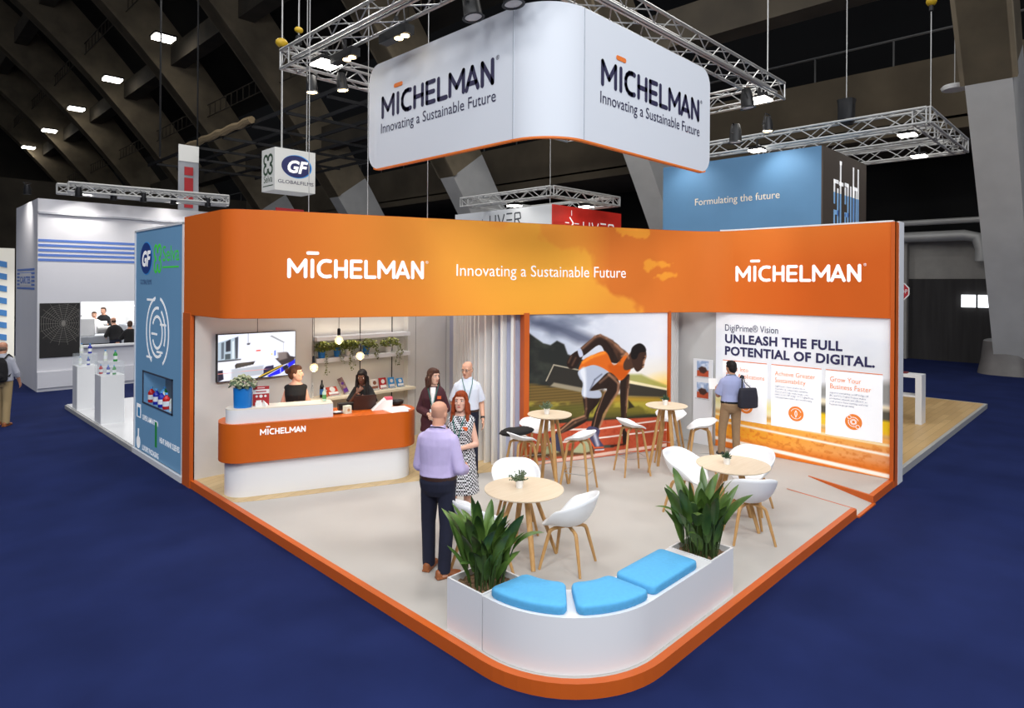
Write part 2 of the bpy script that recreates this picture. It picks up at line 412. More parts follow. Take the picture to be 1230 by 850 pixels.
# ---- slatted corner wall
sw = thing('slat_wall', 'curved wall of white vertical slats over lavender backing left of the runner print', 'wall', (7.3, 8.2, P))
sp = [Vector(q) for q in ((8.28, 10.0, 0), (7.98, 9.35, 0), (7.66, 8.75, 0), (7.38, 8.2, 0), (7.25, 7.8, 0), (7.25, 7.55, 0), (7.30, 7.36, 0), (7.38, 7.22, 0), (7.54, 7.13, 0))]
def along(pts, s):
    L = [(b - a).length for a, b in zip(pts[:-1], pts[1:])]; s *= sum(L)
    for a, b, l in zip(pts[:-1], pts[1:], L):
        if s <= l + 1e-6: return a + (b - a) * min(1, s / l), (b - a).normalized()
        s -= l
    return pts[-1], (pts[-1] - pts[-2]).normalized()
lav = mat('lavender_backing', (176, 180, 204), .7)
bk = MB(); nn = 28
for i in range(nn):
    p, t = along(sp, i / nn); q, _ = along(sp, (i + 1) / nn); n = Vector((t.y, -t.x, 0)) * -1
    n = Vector((-t.y, t.x, 0));  n = n if n.dot(Vector((1, 0.6, 0))) > 0 else -n
    bk.prism([tuple((p + n * .06)[:2]), tuple((q + n * .06)[:2]), tuple((q + n * .1)[:2]), tuple((p + n * .1)[:2])], P, 2.95)
obj('backing', bk, lav, sw)
slat_w = mat('white_slat', (236, 234, 230), .5)
for i in range(15):
    f = .24 + .75 * (i / 14) ** .92; p, t = along(sp, f); n = Vector((-t.y, t.x, 0)); n = n if n.dot(Vector((1, .6, 0))) > 0 else -n
    M = Matrix.Translation((p.x, p.y, 0)) @ Matrix.Rotation(math.atan2(n.y, n.x), 4, 'Z')
    obj('slat', MB().box(-.07, .06, -.022, .022, P, 2.9, M=M), slat_w, sw)
# ---- short slatted recess to the right of the print
s2 = thing('slat_wall', 'narrow strip of grey and white vertical slats right of the runner print', 'wall', (10.6, 6.2, P))
lav2 = mat('grey_backing', (170, 173, 186), .7)
q0, q1 = Vector((10.12, 6.08, 0)), Vector((11.05, 6.36, 0)); t = (q1 - q0).normalized(); ang = math.atan2(t.y, t.x)
M = Matrix.Translation(q0) @ Matrix.Rotation(ang, 4, 'Z')
obj('backing', MB().box(0, .95, .05, .09, P, 2.7, M=M), lav2, s2)
for k in range(6): obj('slat', MB().box(.06 + .15 * k, .10 + .15 * k, -.04, .05, P, 2.7, M=M), slat_w, s2)
# ---- right wall
struct('wall_right', MB().box(11.03, 11.2, 2.66, 6.4, 0, 4.02).box(11.2, 11.46, 2.67, 5.2, 0, 4.05), grey_wall)
struct('trim_5', MB().box(10.985, 11.2, 2.645, 2.66, 0, 4.05).box(10.97, 11.03, 2.645, 2.70, P, 4.05).box(11.03, 11.2, 2.65, 6.3, 4.02, 4.045), orange_d)
struct('trim_6', MB().box(11.2, 11.47, 2.64, 2.67, 0, 4.07), mat('white_end', (226, 228, 232), .45))
# ---- runner print between two orange posts
a_l, a_r = 4.15, 6.91
pl = MB(); M = frame(FP(0, 0), DV)
struct('trim_7', MB().prism([tuple(FP(4.05, -.02)[:2]), tuple(FP(4.14, -.02)[:2]), tuple(FP(4.14, .14)[:2]), tuple(FP(4.05, .14)[:2])], P, 2.6).prism([tuple(FP(6.915, -.01)[:2]), tuple(FP(6.96, -.01)[:2]), tuple(FP(6.96, .2)[:2]), tuple(FP(6.915, .2)[:2])], P, 2.6), orange_d)
struct('wall_left', MB().prism([tuple(FP(4.14, .05)[:2]), tuple(FP(6.92, .05)[:2]), tuple(FP(6.92, .16)[:2]), tuple(FP(4.14, .16)[:2])], P, 2.6), grey_wall)

def W(x, y):   # print coordinates
    u = (x - 32) / 811.0; top = 15 - 10 * u; bot = 857 - 95 * u
    return (u, (y - top) / (bot - top))
def WP(pts): return [W(*q) for q in pts]
cv = Canvas(300, 290); X, Y = cv.X, cv.Y
n1 = fnoise(X, Y, 3, 7, 3); n2 = fnoise(X, Y, 9, 14, 5)
sky = np.array([196, 205, 222.]) [None, None] * (1 - .25 * Y[..., None])
cv.C[:] = sky; cv.fill(np.clip(X * 1.2 - .25 + .3 * n1, 0, 1), (232, 234, 240)); cv.fill(np.clip((Y - .3) * 3, 0, 1) * np.clip(X * 1.6 - .6, 0, 1), (247, 226, 176))
cv.fill(np.clip((n1 - .42) * 5, 0, 1) * np.clip(1.1 - X * 1.7, 0, 1) * np.clip(1.2 - Y * 3.2, 0, 1), (92, 100, 122), .95)
cv.fill(np.clip((n2 - .5) * 5, 0, 1) * np.clip(1 - Y * 3, 0, 1) * .35, (242, 243, 246))
cv.poly(WP([(32, 40), (150, 55), (270, 95), (400, 150), (380, 185), (300, 180), (180, 120), (32, 85)]), (78, 84, 106), .05, .8)
cv.ell(.98, .52, .22, .10, (255, 214, 110), 1.0, .9)
tree = WP([(32, 120), (70, 150), (110, 180), (150, 190), (185, 165), (225, 185), (245, 240), (330, 270), (400, 330), (400, 500), (32, 500)])
cv.poly(tree, (40, 42, 40), .01); cv.fill(poly_mask(X, Y, tree, .01) * np.clip((n2 - .5) * 4, 0, 1), (62, 66, 58), .7)
cv.poly(WP([(600, 350), (680, 350), (740, 375), (843, 410), (843, 440), (600, 420)]), (150, 150, 70), .02, .8)
cv.poly(WP([(32, 400), (150, 420), (400, 430), (600, 470), (843, 470), (843, 600), (32, 600)]), (96, 78, 42), .02)
cv.fill(poly_mask(X, Y, WP([(32, 400), (330, 430), (330, 560), (32, 520)]), .02) * np.clip(.5 + .5 * np.sin(Y * 330), 0, 1), (138, 112, 62), .5)
cv.poly(WP([(125, 385), (165, 300), (330, 330), (345, 350), (330, 430), (150, 415)]), (48, 46, 42), .008)
cv.line(WP([(128, 385), (168, 298), (335, 332)]), .008, (170, 160, 140))
cv.poly(WP([(150, 415), (170, 395), (330, 425), (330, 450)]), (150, 140, 118), .01)
cv.poly(WP([(590, 385), (843, 430), (843, 475), (590, 470)]), (58, 54, 46), .01); cv.poly(WP([(590, 380), (843, 425), (843, 437), (590, 398)]), (235, 222, 180), .006)
cv.poly(WP([(500, 470), (843, 480), (843, 560), (400, 560)]), (196, 158, 52), .03, .8)
cv.poly(WP([(32, 520), (843, 500), (843, 585), (32, 600)]), (90, 92, 40), .04, .7); cv.fill(poly_mask(X, Y, WP([(32, 500), (843, 500), (843, 580), (32, 590)]), .02) * np.clip((n2 - .45) * 6, 0, 1), (196, 182, 70), .6)
cv.poly(WP([(600, 490), (640, 530), (600, 540)]), (50, 44, 30), .01)
cv.poly(WP([(32, 590), (500, 590), (843, 560), (843, 590), (500, 620), (32, 640)]), (44, 48, 34), .02)
trk = WP([(32, 630), (500, 600), (843, 580), (843, 800), (32, 900)])
cv.poly(trk, (186, 82, 54), .01); cv.fill(poly_mask(X, Y, trk, .01) * np.clip((fnoise(X, Y, 60, 60, 9, 2) - .5) * 3, 0, 1), (164, 58, 36), .7)
for pts in ([(32, 742), (330, 712), (843, 652)], [(32, 660), (430, 650), (843, 596)], [(40, 842), (330, 806), (843, 735)]): cv.line(WP(pts), .011 if pts[0][1] < 800 else .022, (240, 222, 212))
cv.poly(WP([(32, 780), (400, 762), (400, 790), (32, 812)]), (60, 62, 44), .015, .8); cv.line(WP([(380, 752), (510, 745)]), .02, (70, 76, 66))
cv.poly(WP([(270, 780), (345, 700), (390, 770), (340, 785)]), (172, 178, 140), .008); cv.poly(WP([(110, 760), (170, 720), (200, 780), (120, 790)]), (164, 170, 132), .01)
skin_d, skin_m, skin_h = (43, 31, 26), (76, 52, 40), (176, 128, 98)
raw_poly = cv.poly
def cr(pts, n=5):
    out = []; N = len(pts)
    for i in range(N):
        p0, p1, p2, p3 = (np.array(pts[(i + k) % N]) for k in (-1, 0, 1, 2))
        for k in range(n):
            t = k / n; out.append(tuple(.5 * (2 * p1 + (p2 - p0) * t + (2 * p0 - 5 * p1 + 4 * p2 - p3) * t * t + (3 * p1 - p0 - 3 * p2 + p3) * t ** 3)))
    return out
cv.poly = lambda pts, rgb, soft=.004, a=1.0: raw_poly(cr(pts), rgb, soft, a)
# back leg (calf towards the left block), far shoe
cv.poly(WP([(335, 460), (425, 470), (420, 510), (375, 560), (345, 615), (200, 680), (190, 660), (270, 600), (340, 575)]), skin_d, .006); cv.line(WP([(195, 668), (275, 602), (340, 580)]), .012, skin_h, .01)
cv.poly(WP([(150, 700), (200, 680), (225, 765), (185, 770), (155, 725)]), (66, 68, 92), .006)
# supporting arm and hand
cv.poly(WP([(555, 380), (605, 350), (600, 420), (585, 520), (592, 600), (580, 650), (608, 690), (600, 725), (570, 730), (565, 660), (555, 560), (550, 450)]), skin_d, .005)
cv.line(WP([(595, 380), (588, 500), (580, 640)]), .014, skin_m, .012); cv.line(WP([(598, 430), (590, 560)]), .005, skin_h, .006); cv.line(WP([(500, 745), (575, 735), (600, 725)]), .012, (60, 30, 22), .01)
# raised rear arm
cv.poly(WP([(310, 215), (395, 145), (425, 133), (470, 150), (540, 190), (560, 240), (530, 290), (470, 270), (455, 225), (420, 190), (330, 250)]), skin_d, .005)
cv.line(WP([(320, 215), (400, 150), (430, 140), (500, 170)]), .02, skin_m, .014); cv.poly(WP([(430, 140), (500, 165), (545, 200), (590, 235), (560, 300), (520, 240), (480, 180)]), skin_m, .01)
cv.poly(WP([(310, 218), (330, 250), (300, 300), (275, 320), (250, 315), (240, 285), (262, 245)]), (40, 28, 24), .005); cv.poly(WP([(300, 215), (318, 208), (332, 245), (312, 255)]), (190, 196, 216), .006)
# singlet
cv.poly(WP([(310, 328), (330, 275), (380, 248), (460, 225), (500, 290), (520, 300), (560, 260), (585, 230), (600, 250), (570, 310), (612, 318), (600, 340), (560, 382), (520, 372), (470, 330), (390, 300)]), (212, 102, 30), .006)
cv.poly(WP([(480, 300), (560, 300), (610, 322), (560, 380), (500, 350)]), (190, 78, 14), .02, .7); cv.line(WP([(330, 285), (380, 255), (455, 232)]), .014, (246, 150, 50), .02)
# shorts
cv.poly(WP([(308, 330), (395, 300), (480, 340), (470, 380), (430, 410), (372, 440), (430, 440), (432, 480), (330, 470), (332, 400), (312, 370)]), (176, 184, 202), .006)
cv.poly(WP([(312, 335), (345, 320), (350, 465), (333, 468), (334, 400)]), (226, 230, 238), .02); cv.line(WP([(372, 438), (400, 380), (440, 350)]), .008, (96, 102, 122), .01)
# front thigh, shin and shoe
cv.poly(WP([(375, 440), (430, 380), (480, 340), (525, 365), (548, 405), (545, 440), (500, 500), (450, 570), (425, 650), (380, 655), (395, 580), (430, 500), (470, 430)]), skin_d, .006)
cv.line(WP([(480, 350), (540, 400), (535, 450), (470, 550), (430, 640)]), .012, skin_h, .014, .8); cv.line(WP([(462, 440), (415, 560), (395, 640)]), .006, skin_h, .008, .8)
cv.poly(WP([(352, 655), (378, 636), (430, 655), (425, 700), (455, 745), (450, 765), (410, 770), (385, 740), (355, 700)]), (74, 72, 100), .006)
cv.line(WP([(395, 665), (420, 740)]), .018, (206, 208, 222), .02); cv.line(WP([(358, 690), (400, 755), (452, 752)]), .01, (232, 96, 40), .008); cv.line(WP([(405, 768), (455, 764)]), .008, (235, 235, 240))
# modelling of the muscles: rim light along upper edges
for pts, w in (([(330, 205), (400, 143), (430, 136), (468, 152), (535, 195), (560, 222)], .012), ([(520, 190), (560, 225), (588, 240)], .02), ([(605, 365), (603, 420), (588, 520)], .007), ([(430, 395), (485, 352), (525, 372)], .014), ([(545, 410), (540, 440), (500, 495), (455, 570), (430, 640)], .008), ([(350, 480), (352, 540), (346, 580)], .008), ([(215, 668), (290, 615), (350, 590)], .01), ([(265, 250), (250, 285)], .006), ([(290, 260), (270, 300)], .006)): cv.line(WP(pts), w, skin_h, .016, .55)
for pts in ([(460, 170), (500, 215), (505, 260)], [(540, 240), (545, 275)], [(480, 400), (440, 440)], [(400, 500), (385, 560)]): cv.line(WP(pts), .012, (34, 22, 18), .02, .6)
# neck and head
cv.poly(WP([(570, 290), (600, 245), (625, 225), (640, 300), (612, 322), (575, 325)]), skin_m, .008)
cv.poly(WP([(615, 245), (620, 210), (645, 187), (675, 182), (700, 200), (710, 235), (708, 262), (695, 280), (697, 300), (680, 322), (655, 336), (636, 320), (622, 285)]), (60, 40, 32), .005)
cv.poly(WP([(614, 250), (619, 208), (645, 186), (676, 181), (702, 200), (706, 225), (668, 232), (650, 262), (628, 268)]), (24, 20, 20), .007)
cv.line(WP([(706, 250), (695, 280), (690, 310)]), .01, skin_h, .012); cv.line(WP([(690, 262), (702, 258)]), .006, (20, 14, 12)); cv.line(WP([(684, 300), (696, 298)]), .005, (30, 18, 16))
cv.line(WP([(560, 250), (590, 240), (600, 262)]), .012, skin_h, .012, .7); cv.poly = raw_poly; cv.fill(np.clip((Y - .93) * 5, 0, .3) * 1.0, (214, 120, 80))
mur = thing('runner_print', 'large wall print of a sprinter in orange vest crouched on a red track', 'wall print', tuple(FP(5.5, .04, P)))
Mm = frame(FP(a_l, .035, P), DV)
cv.sheet('printed_fabric', plane_fn(Mm, a_r - a_l, 2.48), print_emit, mur)
fr = MB(); w_ = a_r - a_l
fr.box(0, w_, -.0, .012, -.01, .006); obj('frame', fr.xf(Mm), alu_matt, mur)

# ---- right wall print
RW, RH = 2.87, 2.46
Mr = frame((11.02, 5.56, .115), (0, -1, 0))
def RG(t, z): return ((5.56 - t) / RW, 1 - (z - .115) / RH)
cv = Canvas(300, 250); X, Y = cv.X, cv.Y
n1 = fnoise(X, Y, 4, 6, 11)
cv.C[:] = (238, 240, 244)
cv.fill(np.clip(Y * 2.2 - .1, 0, 1) * np.clip(X * 1.5 - .4, 0, 1), (226, 228, 230)); cv.fill(np.clip((n1 - .5) * 3, 0, 1) * .4, (214, 220, 232))
cv.fill(np.clip((Y - .12) * 5, 0, 1) * np.clip((.4 - Y) * 5, 0, 1) * np.clip(X * 1.4 - .5, 0, 1), (205, 210, 218), .6)
def band(t0, t1, y0, y1, c, soft=.01, a=1.0):
    cv.poly([RG(t0, y1[0]), RG(t1, y1[1]), RG(t1, y0[1]), RG(t0, y0[0])], c, soft, a)
band(3.9, 2.6, (1.22, 1.22), (1.40, 1.62), (150, 150, 146), .05); band(3.9, 2.6, (.98, .95), (1.22, 1.23), (236, 226, 196), .02); band(3.9, 2.6, (.98, .78), (1.12, 1.16), (92, 88, 76), .03)
band(3.9, 2.6, (.80, .76), (.98, 1.0), (236, 196, 30), .02); band(5.7, 3.8, (.85, .8), (1.05, 1.0), (244, 226, 120), .08, .7)
band(5.7, 2.6, (.72, .70), (.80, .76), (90, 84, 40), .02, .5)
g = np.clip((Y - .70) * 14, 0, 1); cv.fill(g, (250, 180, 74)); cv.fill(np.clip((Y - .77) * 6, 0, 1) * np.clip((.95 - Y) * 12, 0, 1) * np.clip(1.1 - X, 0, 1), (244, 150, 28))
cv.fill(np.clip((Y - .72) * 6, 0, 1) * np.clip(X * 1.3 - .35, 0, 1), (226, 150, 104)); cv.fill(np.clip((Y - .9) * 20, 0, 1), (222, 118, 40))
cv.fill(np.clip((Y - .78) * 20, 0, 1) * np.clip((fnoise(X, Y, 60, 60, 4, 2) - .5) * 4, 0, 1), (206, 106, 34), .5)
for (z0, z1, w, c) in ((.70, .62, .018, (252, 226, 176)), (.58, .47, .016, (254, 240, 222)), (.26, .15, .026, (254, 244, 232))): cv.line([RG(5.6, z0), RG(2.6, z1)], w, c, .01)
cv.fill(np.clip((Y - .66) * 20, 0, 1) * np.clip((.74 - Y) * 20, 0, 1) * np.clip(1.0 - X, 0, 1), (255, 240, 190), .9)
gp_ = thing('product_print', 'wall print headed in navy capitals over a blurred orange running track', 'wall print', (11.0, 4.1, P))
cv.sheet('printed_fabric', plane_fn(Mr, RW, RH), print_emit, gp_)
panel_w = mat('white_print_panel', (244, 245, 247), .6, emit=.28)
def RX(t): return 5.56 - t
def RY(z): return z - .115
for i, (t0, t1) in enumerate(((5.42, 4.61), (4.53, 3.71), (3.64, 2.81))):
    obj('text_panel', MB().box(RX(t0), RX(t1), RY(.65), RY(1.70), .003, .005).xf(Mr), panel_w, gp_)
    obj('rule', MB().box(RX(t0), RX(t1), RY(1.695), RY(1.708), .004, .008).xf(Mr), ink_orange, gp_)
navy_p = mat('navy_print', (40, 38, 82), .7, emit=.1); or_p = mat('orange_print', (236, 132, 52), .7, emit=.2); grey_p = mat('grey_blue_print', (104, 108, 134), .7, emit=.1)
text('heading', 'DigiPrime\u00ae Vision', Mr, RX(5.38), RY(2.24), .17, navy_p, gp_, width=.96, h=.006)
text('heading', 'UNLEASH THE FULL', Mr, RX(5.38), RY(2.025), .215, navy_p, gp_, width=1.99, bold=.0075, spacing=1.06, h=.006)
text('heading', 'POTENTIAL OF DIGITAL.', Mr, RX(5.38), RY(1.805), .215, navy_p, gp_, width=2.46, bold=.0075, spacing=1.06, h=.006)
HD = [(['Break Into', 'New Applications'], ['Reach a wide range of any', 'sustainability oriented content', 'or, fueling the game', 'and versatility of the', 'press at all times.'], 5.36),
      (['Achieve Greater', 'Sustainability'], ['DigiPrime\u00ae Vision enables more', 'recyclable & compostable substrate', 'choices, and helps make longer jobs', 'viable on the HP Indigo V12 Digital Press,', 'reducing makereadies and overstocking.'], 4.47),
      (['Grow Your', 'Business Faster'], ['Superior runnability on HP Indigo 6K,', '8K, and V12 Digital Presses makes', 'production smooth and efficient, so', 'your presses keep running, and your', 'business keeps growing.'], 3.58)]
for hd, body, t0 in HD:
    for k, s in enumerate(hd): text('subheading', s, Mr, RX(t0), RY(1.52 - .115 * k), .115, or_p, gp_, sx=.86, h=.007)
    for k, s in enumerate(body): text('paragraph', s, Mr, RX(t0), RY(1.325 - .047 * k), .047, grey_p, gp_, sx=.82, h=.007, res=1)
for t0, kind in ((4.98, 0), (4.11, 1), (3.22, 2)):
    cx, cy = RX(t0), RY(.91); r = .125
    b = obj('badge', MB().prism(disc_poly(cx, cy, r), .006, .009).xf(Mr), or_p, gp_)
    ic = MB()
    def rr(rad, a0=0, a1=360, w=.008, x=cx, y=cy): ic.stroke(ring_pts(x, y, rad, rad, a0, a1, 20), w, .009, cap=False)
    if kind == 0: rr(.075); rr(.03); ic.stroke([(cx - .1, cy), (cx + .1, cy)], .008, .009)
    if kind == 1:
        rr(.085, 20, 160); rr(.085, 200, 340); ic.stroke(ring_pts(cx - .03, cy, .05, .06, -60, 60), .007, .009); ic.stroke(ring_pts(cx + .03, cy, .05, .06, 120, 240), .007, .009); ic.stroke([(cx, cy - .07), (cx, cy + .05)], .006, .009)
    if kind == 2:
        rr(.075, 20, 110); rr(.075, 160, 290); rr(.03, w=.012); rr(.045, w=.006); rr(.028, x=cx - .062, y=cy + .07); rr(.028, x=cx + .062, y=cy - .07)
    obj('badge_icon', ic.xf(Mr), ink_white, b)
# ---- fascia
fp = [(3.40, 10.34), (3.39, 9.6), (3.385, 8.95)] + arc(3.725, 8.92, .34, 180, 248.6, 10) + [tuple(FP(a, 0)[:2]) for a in np.linspace(.25, 6.95, 30)]
e0 = Vector(fp[-1]); fx = [(10.42, 5.85)]
P0, P1, P2 = Vector((10.35, 5.89)), Vector((10.93, 5.66)), Vector((10.975, 5.22))
fp = [q for q in fp if q[0] < 10.35] + [tuple(P0 * (1 - k) ** 2 + P1 * 2 * k * (1 - k) + P2 * k * k) for k in np.linspace(0, 1, 16)] + [(10.98, 4.2), (10.98, 3.4), (10.98, 2.68)]
FZ0, FZ1 = 2.575, 4.045
fv = [Vector((q[0], q[1], 0)) for q in fp]
cl = np.concatenate([[0], np.cumsum([(b - a).length for a, b in zip(fv[:-1], fv[1:])])]); LT = cl[-1]
fxs, fys = np.array([q[0] for q in fp]), np.array([q[1] for q in fp])
cv = Canvas(620, 70); X, Y = cv.X, cv.Y
L = X * LT
cv.C[:] = (204, 96, 28)
cv.fill(np.clip((L - 1.6) / 3.0, 0, 1) * np.clip(1.25 - .55 * Y, 0, 1), (244, 158, 60)); cv.fill(np.clip((L - 6.6) / 1.0, 0, 1) * (np.clip((L - 6.6) / 1.0, 0, 1)), (220, 120, 46))
cn = fnoise(L / 12, Y, 14, 1.6, 21, 5)
reg = np.clip((L - 3.6) / 1.6, 0, 1) * np.clip((8.2 - L) / 1.2, 0, 1)
cloud = np.clip((Y - (L - 6.0) / 2.7 + (cn - .5) * 1.5) * 9, 0, 1) * np.clip((L - 4.2) / 2.2, 0, 1) * np.clip((9.0 - L) / .8, 0, 1) * np.clip(1.25 - Y * .5, 0, 1)
cv.fill(cloud, (250, 180, 64), .8)
for cl_, cy_, rx_, ry_ in ((8.05, .06, .22, .09), (8.75, .42, .20, .06), (8.85, .54, .16, .05)): cv.fill(np.clip((1.3 - np.hypot((L - cl_) / rx_, (Y - cy_) / ry_) - (fnoise(L / 3, Y, 9, 5, 33, 4) - .5) * 4.5) * 4, 0, 1), (246, 172, 56), .7)
cv.fill(np.clip((L - 4.4) / 2, 0, 1) * np.clip((7.4 - L) / 1.6, 0, 1) * np.clip(Y * 1.6 - .2, 0, 1), (250, 176, 58), .75)
cv.fill(np.clip((L - 9.2) / 2.0, 0, 1) * np.clip(Y * 1.4 + (L - 10.5) * .25, 0, 1), (204, 92, 26), .9)
fas = thing('fascia_sign', 'long orange fascia sign wrapping over the stand with white lettering and yellow clouds', 'sign', tuple(FP(3.5, .06, FZ0)))
def fas_fn(u, v):
    s = u * LT; return np.stack([np.interp(s, cl, fxs), np.interp(s, cl, fys), FZ1 - v * (FZ1 - FZ0)], 1)
cv.sheet('printed_front', fas_fn, print_glow, fas)
fb = MB(); n = len(fp); back = []
for i in range(n):
    t = (fv[min(i + 1, n - 1)] - fv[max(i - 1, 0)]).normalized(); back.append(fv[i] + Vector((-t.y, t.x, 0)) * .11)
fr_ = [fv[i] + (back[i] - fv[i]) * .03 for i in range(n)]
fb.loft([[(fr_[i].x, fr_[i].y, FZ0 - .004), (fr_[i].x, fr_[i].y, FZ1 + .004), (back[i].x, back[i].y, FZ1 + .004), (back[i].x, back[i].y, FZ0 - .004)] for i in range(n)])
obj('box_body', fb, orange_d, fas)
lm = MB()
for i in range(n - 8, n - 1): lm.prism([tuple(fr_[i][:2]), tuple(fr_[i + 1][:2]), tuple(back[i + 1][:2]), tuple(back[i][:2])], FZ1 + .005, FZ1 + .03)
obj('top_trim', lm, white, fas)
Mf = frame(FP(0, 0, 0), DV)
lt, br_ = logo_mb(1.94, .275, .05); M_ = Mf @ Matrix.Translation((.445, 3.125, .004))
obj('logo', lt.xf(M_), ink_white, fas); obj('logo_bar', br_.xf(M_), ink_white, fas)
text('registered_mark', '\u00ae', Mf, 2.41, 3.36, .06, ink_white, fas, h=.005)
text('tagline', 'Innovating a Sustainable Future', Mf, 2.90, 3.185, .262, ink_white, fas, width=3.09, h=.005)
Mfr = frame((10.98, 5.2, 0), (0, -1, 0))
lt, br_ = logo_mb(2.06, .285, .052); M_ = Mfr @ Matrix.Translation((.03, 3.13, .004))
obj('logo', lt.xf(M_), ink_white, fas); obj('logo_bar', br_.xf(M_), ink_white, fas)
text('registered_mark', '\u00ae', Mfr, 2.12, 3.38, .06, ink_white, fas, h=.005)

# ================================================================== hanging banner
hb = thing('hanging_banner', 'white L-shaped hanging banner with rounded corner and navy word marks above the stand', 'banner', (5.6, 5.0, 4.75))
BZ0, BZ1 = 4.74, 6.265; CR = .58
path = [Vector((5.25, 8.18 - 3.0 * k, 0)) for k in np.linspace(0, 1, 24)] + [Vector((q[0], q[1], 0)) for q in arc(5.25 + CR, 4.59 + CR, CR, 180, 270, 20)][1:] + [Vector((5.83 + 3.03 * k, 4.59, 0)) for k in np.linspace(0, 1, 24)][1:]
n = len(path); R_ = .24
ds = [0]
for a, b in zip(path[:-1], path[1:]): ds.append(ds[-1] + (b - a).length)
def zoff(i):
    e = min(ds[i], ds[-1] - ds[i])
    return 0 if e >= R_ else R_ - math.sqrt(max(0, R_ * R_ - (R_ - e) ** 2))
# denser ends
pts2 = []; 
def pat(s):
    for i in range(n - 1):
        if s <= ds[i + 1] + 1e-9: return path[i] + (path[i + 1] - path[i]) * ((s - ds[i]) / (ds[i + 1] - ds[i])), (path[i + 1] - path[i]).normalized()
    return path[-1], (path[-1] - path[-2]).normalized()
ss = sorted(set([R_ * (1 - math.cos(PI / 2 * k / 8)) for k in range(9)] + [ds[-1] - R_ * (1 - math.cos(PI / 2 * k / 8)) for k in range(9)] + list(ds)))
ban = MB(); hem = MB(); rings = []; hr = []
for s in ss:
    p, t = pat(s); nrm = Vector((-t.y, t.x, 0)); e = min(s, ds[-1] - s); z = 0 if e >= R_ else R_ - math.sqrt(max(0, R_ * R_ - (R_ - e) ** 2))
    q = p + nrm * .05
    rings.append([(p.x, p.y, BZ0 + z), (p.x, p.y, BZ1 - z), (q.x, q.y, BZ1 - z), (q.x, q.y, BZ0 + z)])
    o = p - nrm * .004; o2 = p + nrm * .054
    hr.append([(o.x, o.y, BZ0 + z - .022), (o.x, o.y, BZ0 + z - .002), (o2.x, o2.y, BZ0 + z - .002), (o2.x, o2.y, BZ0 + z - .022)])
ban_m = mat('white_banner_fabric', (216, 221, 229), .7)
obj('fabric', ban.loft(rings), ban_m, hb); obj('orange_edge', hem.loft(hr[6:-6]), ink_orange, hb)
Mb1 = frame((5.25, 8.18, 0), (0, -1, 0)); Mb2 = frame((5.83, 4.59, 0), (1, 0, 0))
for Mx, x0, W_ in ((Mb1, .335, 2.36), (Mb2, .32, 2.38)):
    lt, br_ = logo_mb(W_, .325, .06); M_ = Mx @ Matrix.Translation((x0, 5.44, .004))
    obj('logo', lt.xf(M_), navy, hb); obj('logo_bar', br_.xf(M_), ink_orange, hb, 'orange bar over the letter')
    text('registered_mark', '\u00ae', Mx, x0 + W_ + .03, 5.72, .075, navy, hb, h=.005)
    text('tagline', 'Innovating a Sustainable Future', Mx, x0 - .01, 5.235, .205, navy, hb, width=2.40, h=.005)
for p in ((5.247, 5.17), (5.83, 4.587)): obj('seam', MB().box(p[0] - .004, p[0] + .004, p[1] - .004, p[1] + .004, BZ0, BZ1), mat('seam_grey', (170, 176, 184), .7), hb)
# ================================================================== furniture
def rrect(x0, x1, y0, y1, r, n=6):
    out = []
    for cx, cy, a in ((x1 - r, y1 - r, 0), (x0 + r, y1 - r, 90), (x0 + r, y0 + r, 180), (x1 - r, y0 + r, 270)): out += arc(cx, cy, r, a, a + 90, n)
    return out
# reception counter, built in its own frame along the fascia line
ct = thing('reception_counter', 'curved reception counter with orange band over white base and white raised ledge', 'counter', tuple(FP(0, 0, P)), RZ_D)
MC = Matrix.Translation(FP(0, 0, 0)) @ Matrix.Rotation(RZ_D, 4, 'Z')
def crect(x0, x1, y0, y1, r): return rrect(x0, x1, y0, y1, r, 10)
obj('base', MB().prism(crect(-.33, 2.30, .20, .80, .29), P, .62).xf(MC), white, ct)
obj('orange_band', MB().prism(crect(-.41, 2.37, .12, .86, .33), .60, 1.13).xf(MC), orange, ct, bevel=.006)
hp = [(1.10, .19), (1.10, .50)] + arc(-.05, .345, .155, 90, 180, 8)[0:0]
hp = arc(-.34 + .155 + .02, .19 + .155, .155, 90, 270, 14) + [(1.10, .19), (1.10, .50)]
obj('raised_ledge', MB().prism(hp, 1.13, 1.315).xf(MC), white, ct)
obj('ledge_top', MB().prism(hp, 1.315, 1.33).xf(MC), mat('cream_ledge_top', (232, 224, 208), .45), ct)
Mcf = frame(FP(0, .118, 0), DV)
lt, br_ = logo_mb(.60, .085, .016); M_ = Mcf @ Matrix.Translation((.115, .965, .001))
obj('logo', lt.xf(M_), ink_white, ct); obj('logo_bar', br_.xf(M_), ink_white, ct)
def at_c(a, b, z): return tuple(FP(a, b, z))
